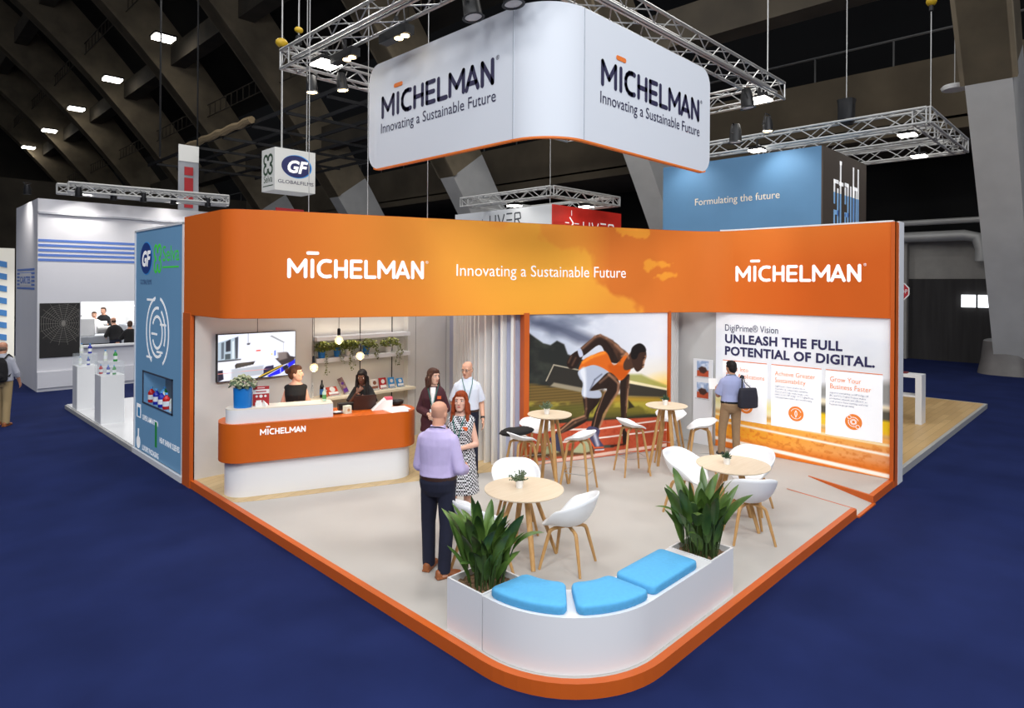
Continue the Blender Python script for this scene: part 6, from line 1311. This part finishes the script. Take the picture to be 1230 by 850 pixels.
obj('side_stripes', q.xf(Mc), stripe, cs); obj('sign_patch', MB().box(.55, 2.45, 2.93, 3.30, .006, .009).xf(Mc), cw, cs); text('wordmark', 'CARTES', Mc, .65, 3.0, .28, stripe, cs, width=1.7, bold=.01, h=.012)
obj('room_back', MB().box(4.0, 12, 29.6, 29.8, 0, 3.6), mat('bright_room_wall', (236, 238, 240), .6, emit=.35), cs); obj('room_side', MB().box(11.9, 12, 21.8, 29.6, 0, 3.6), cw, cs); struct('floor_machine_room', MB().box(3.45, 12, 21.8, 29.6, 0, .3), mat('machine_room_floor', (150, 152, 158), .6))
mg, md = mat('machine_grey', (156, 160, 166), .5), mat('machine_dark', (50, 52, 56), .5)
def machine(label, x, y, w, d, h, g=None):
    t = thing('printing_machine', label, 'machine', (x, y, .3)); obj('cabinet', MB().box(x, x + w, y, y + d, .3, h * .7), mg, t, bevel=.03); obj('top_unit', MB().box(x + .1 * w, x + .55 * w, y + .1, y + d - .1, h * .7, h), white_p, t, bevel=.03); obj('dark_panel', MB().box(x + .05, x + w - .05, y - .02, y, .9, 1.1), md, t)
    obj('roller', MB().tube([(x + .6 * w, y + .1, h * .8), (x + w * .95, y + .1, h * .8)], .12, 12), alu_matt, t)
machine('grey printing machine at left of the machine room', 4.6, 23.6, 1.0, 1.0, 1.9); machine('white printing machine at right of the machine room', 6.5, 25.6, 2.0, 1.0, 2.2); machine('grey roller machine at the back of the machine room', 5.3, 26.6, .9, .8, 1.9)
bk_s = black_c; small = dict(vox=.018)
def vis(label, x, y, f, h, **k):
    S = dict(skin=(206, 152, 124), hair='short', hairc=(60, 44, 34), vox=.016, armL=((-.28, .0, 1.12), (-.2, .2, 1.1)), armR=((.28, .0, 1.12), (.2, .2, 1.1)), top=dict(m=k.pop('shirt'), sleeve=1.7, z0=.93, off=.02, vox=.016), legs=dict(kind='trousers', m=navy_t), shoes=black_sh); S.update(k)
    person(label, (x, y, .3), f, h, S)
vis('bald person in black shirt bending among the machines of the striped stand', 5.60, 23.2, 100, 1.66, shirt=bk_s, hair='fringe', lean=.25)
vis('person in black shirt beside the bald person in the machine room', 5.78, 22.35, 70, 1.56, shirt=bk_s); vis('person in black jacket nearest the blue tower in the machine room', 6.35, 22.6, 60, 1.50, shirt=bk_s, hairc=(20, 18, 18))
vis('person in white shirt at the back left of the machine room', 5.66, 26.2, 260, 1.72, shirt=mat('white_shirt', (228, 228, 230), .8)); vis('person in black shirt at the back of the machine room', 6.35, 28.0, 230, 1.80, shirt=bk_s)
fs = thing('exhibition_stand', 'white stand wall with blue slanted slats at the left edge of the picture', 'exhibition stand', (2.6, 29, 0)); obj('wall_panel', MB().box(1.2, 3.66, 28.0, 28.2, 0, 4.2), mat('warm_white', (222, 218, 206), .6, emit=.1), fs)
for k in range(7): obj('slat', MB().prism([(1.2, 1.5 + .42 * k), (3.45, 1.0 + .42 * k), (3.45, 1.2 + .42 * k), (1.2, 1.7 + .42 * k)], 0, .03).xf(frame((0, 28.0, 0), (1, 0, 0))), mat('slat_blue', (60, 120, 180), .6), fs)
# right neighbour: wood floor and white desk
struct('floor_right_neighbour', MB().box(11.48, 19.9, 2.78, 12, 0, .11), wood_floor2); struct('trim_9', MB().box(11.48, 19.92, 2.72, 2.78, 0, .112).box(19.9, 19.95, 2.72, 12, 0, .112), alu_matt)
t = thing('white_desk', 'white high desk with dark red top item on the wooden floor at right', 'desk', (16, 3.7, .11)); obj('side_panel', MB().box(15.85, 16.2, 3.3, 3.42, .11, 1.1), white, t); obj('side_panel', MB().box(15.85, 16.2, 5.0, 5.12, .11, 1.1), white, t); obj('desk_top', MB().box(15.85, 16.2, 3.3, 5.12, 1.1, 1.17), white, t); obj('shelf', MB().box(15.85, 16.2, 3.42, 5.0, .68, .72), white, t)
tag(obj('folder', MB().box(15.9, 16.12, 3.6, 4.0, 1.172, 1.195), mat('maroon_folder', (110, 40, 44), .6)), 'maroon folder lying on the white desk at right', 'folder')
dsg = thing('round_sign', 'red and white octagonal safety sign on a post behind the right wall', 'sign', (12.6, 2.95, 2.5)); Mo = frame((12.6, 2.95, 2.98), (.7, -.72, 0)); obj('plate', MB().prism([(.16 * math.cos(PI / 8 + k * PI / 4), .16 * math.sin(PI / 8 + k * PI / 4)) for k in range(8)], 0, .01).xf(Mo), red_p, dsg); obj('rim', MB().stroke([(.15 * math.cos(PI / 8 + k * PI / 4), .15 * math.sin(PI / 8 + k * PI / 4)) for k in range(9)], .018, .01).xf(Mo), sw_, dsg); text('letters', 'STOP', Mo, 0, -.035, .1, sw_, dsg, align='CENTER', sx=.95, h=.014); obj('post', MB().tube([(12.6, 2.98, .11), (12.6, 2.98, 2.95)], .015, 8), alu_matt, dsg)
# ================================================================== lights
def area(loc, tgt, e, sx, sy, color=(1, .96, .9)):
    l = bpy.data.lights.new('area', 'AREA'); l.energy = e; l.shape = 'RECTANGLE'; l.size = sx; l.size_y = sy; l.color = color
    o = bpy.data.objects.new('hall_and_fill_light', l); o.location = loc; o.rotation_euler = (Vector(tgt) - Vector(loc)).to_track_quat('-Z', 'Y').to_euler(); COL.objects.link(o)
for x, y in ((-6, 0), (2, -6), (6, 8), (14, 16), (4, 22), (18, 0), (-8, 14)): area((x, y, 17), (x, y, 0), 800, 2.5, 2.5, (1, .98, .95))
for loc, tgt, e, an in (((5.9, 5.4, 6.4), (8.6, 6.5, 1.0), 150, 80), ((6.4, 5.2, 6.4), (11, 4.2, 1.3), 150, 80), ((5.9, 7.4, 6.4), (5.4, 9.9, 1.4), 150, 95), ((9.6, 9.3, 6.3), (8.2, 4.6, 0), 110, 100), ((11.3, 5.2, 6.3), (8.6, 4.2, 0), 90, 100), ((7.2, 5.0, 6.4), (4.9, 4.4, 0), 80, 100)): spot_light(loc, tgt, e, (1, .98, .95), angle=an, size=.25)
for loc, tgt, e in (((-3.5, -5.5, 11), (6, 5, 1), 1020), ((-7, 3, 11), (4.5, 7, 1.5), 420), ((6, -7, 11), (8, 4, 1.5), 580)): area(loc, tgt, e, 3.5, 3.5, (.95, .975, 1.0))  # large fill areas added in front to brighten the stand evenly
for loc, tgt, e in (((13.3, 5.6, 6.25), (14.0, 5.4, 4.9), 70), ((13.2, 7.8, 6.25), (14, 7.7, 4.9), 60), ((4.3, 20.9, 5.6), (4.3, 21.64, 4.2), 130), ((6.6, 20.9, 5.6), (6.6, 21.64, 4.2), 130), ((2.8, 22.6, 5.6), (3.33, 23.2, 4.4), 110), ((14.4, 14.5, 5.9), (15.1, 14.5, 5.0), 20)): spot_light(loc, tgt, e, angle=100, size=.08, blend=.9)
l = bpy.data.lights.new('room', 'AREA'); l.energy = 320; l.size = 5; o = bpy.data.objects.new('machine_room_light', l); o.location = (7, 25.5, 3.4); COL.objects.link(o)
# shelf uplight, low shelf strip light, and one added to brighten the ivy
for z, y, rx, e in ((2.06, 9.93, 0, 1.5), (2.16, 10.02, PI, 2.2), (1.62, 9.96, 0, 1.2)):
    l = bpy.data.lights.new('strip', 'AREA'); l.shape = 'RECTANGLE'; l.size = 1.8; l.size_y = .05; l.energy = e; l.color = (1, .86, .62); o = bpy.data.objects.new('shelf_strip_light', l); o.location = (6.33, y, z); o.rotation_euler = (rx, 0, 0); COL.objects.link(o)
w = bpy.data.worlds.new('hall_air'); SC.world = w; w.use_nodes = True; bgn = w.node_tree.nodes['Background']; bgn.inputs['Color'].default_value = (.86, .90, 1.0, 1); bgn.inputs['Strength'].default_value = .36
# ================================================================== camera
cam = bpy.data.cameras.new('camera'); co = bpy.data.objects.new('camera', cam); COL.objects.link(co)
cam.sensor_width = 36; cam.lens = 765.0 / 1230 * 36; cam.shift_y = -(425 - 341.3) / 1230; cam.clip_end = 400
YAW = .7931
co.matrix_world = Matrix.Translation((0, 0, 3.06)) @ Matrix.Rotation(-(PI / 2 - (PI / 2 - YAW)) , 4, 'Z') @ Matrix.Rotation(PI / 2, 4, 'X') @ Matrix.Rotation(.00638, 4, 'Z')
SC.camera = co
SC.view_settings.view_transform = 'Standard'; SC.view_settings.exposure = 0.0
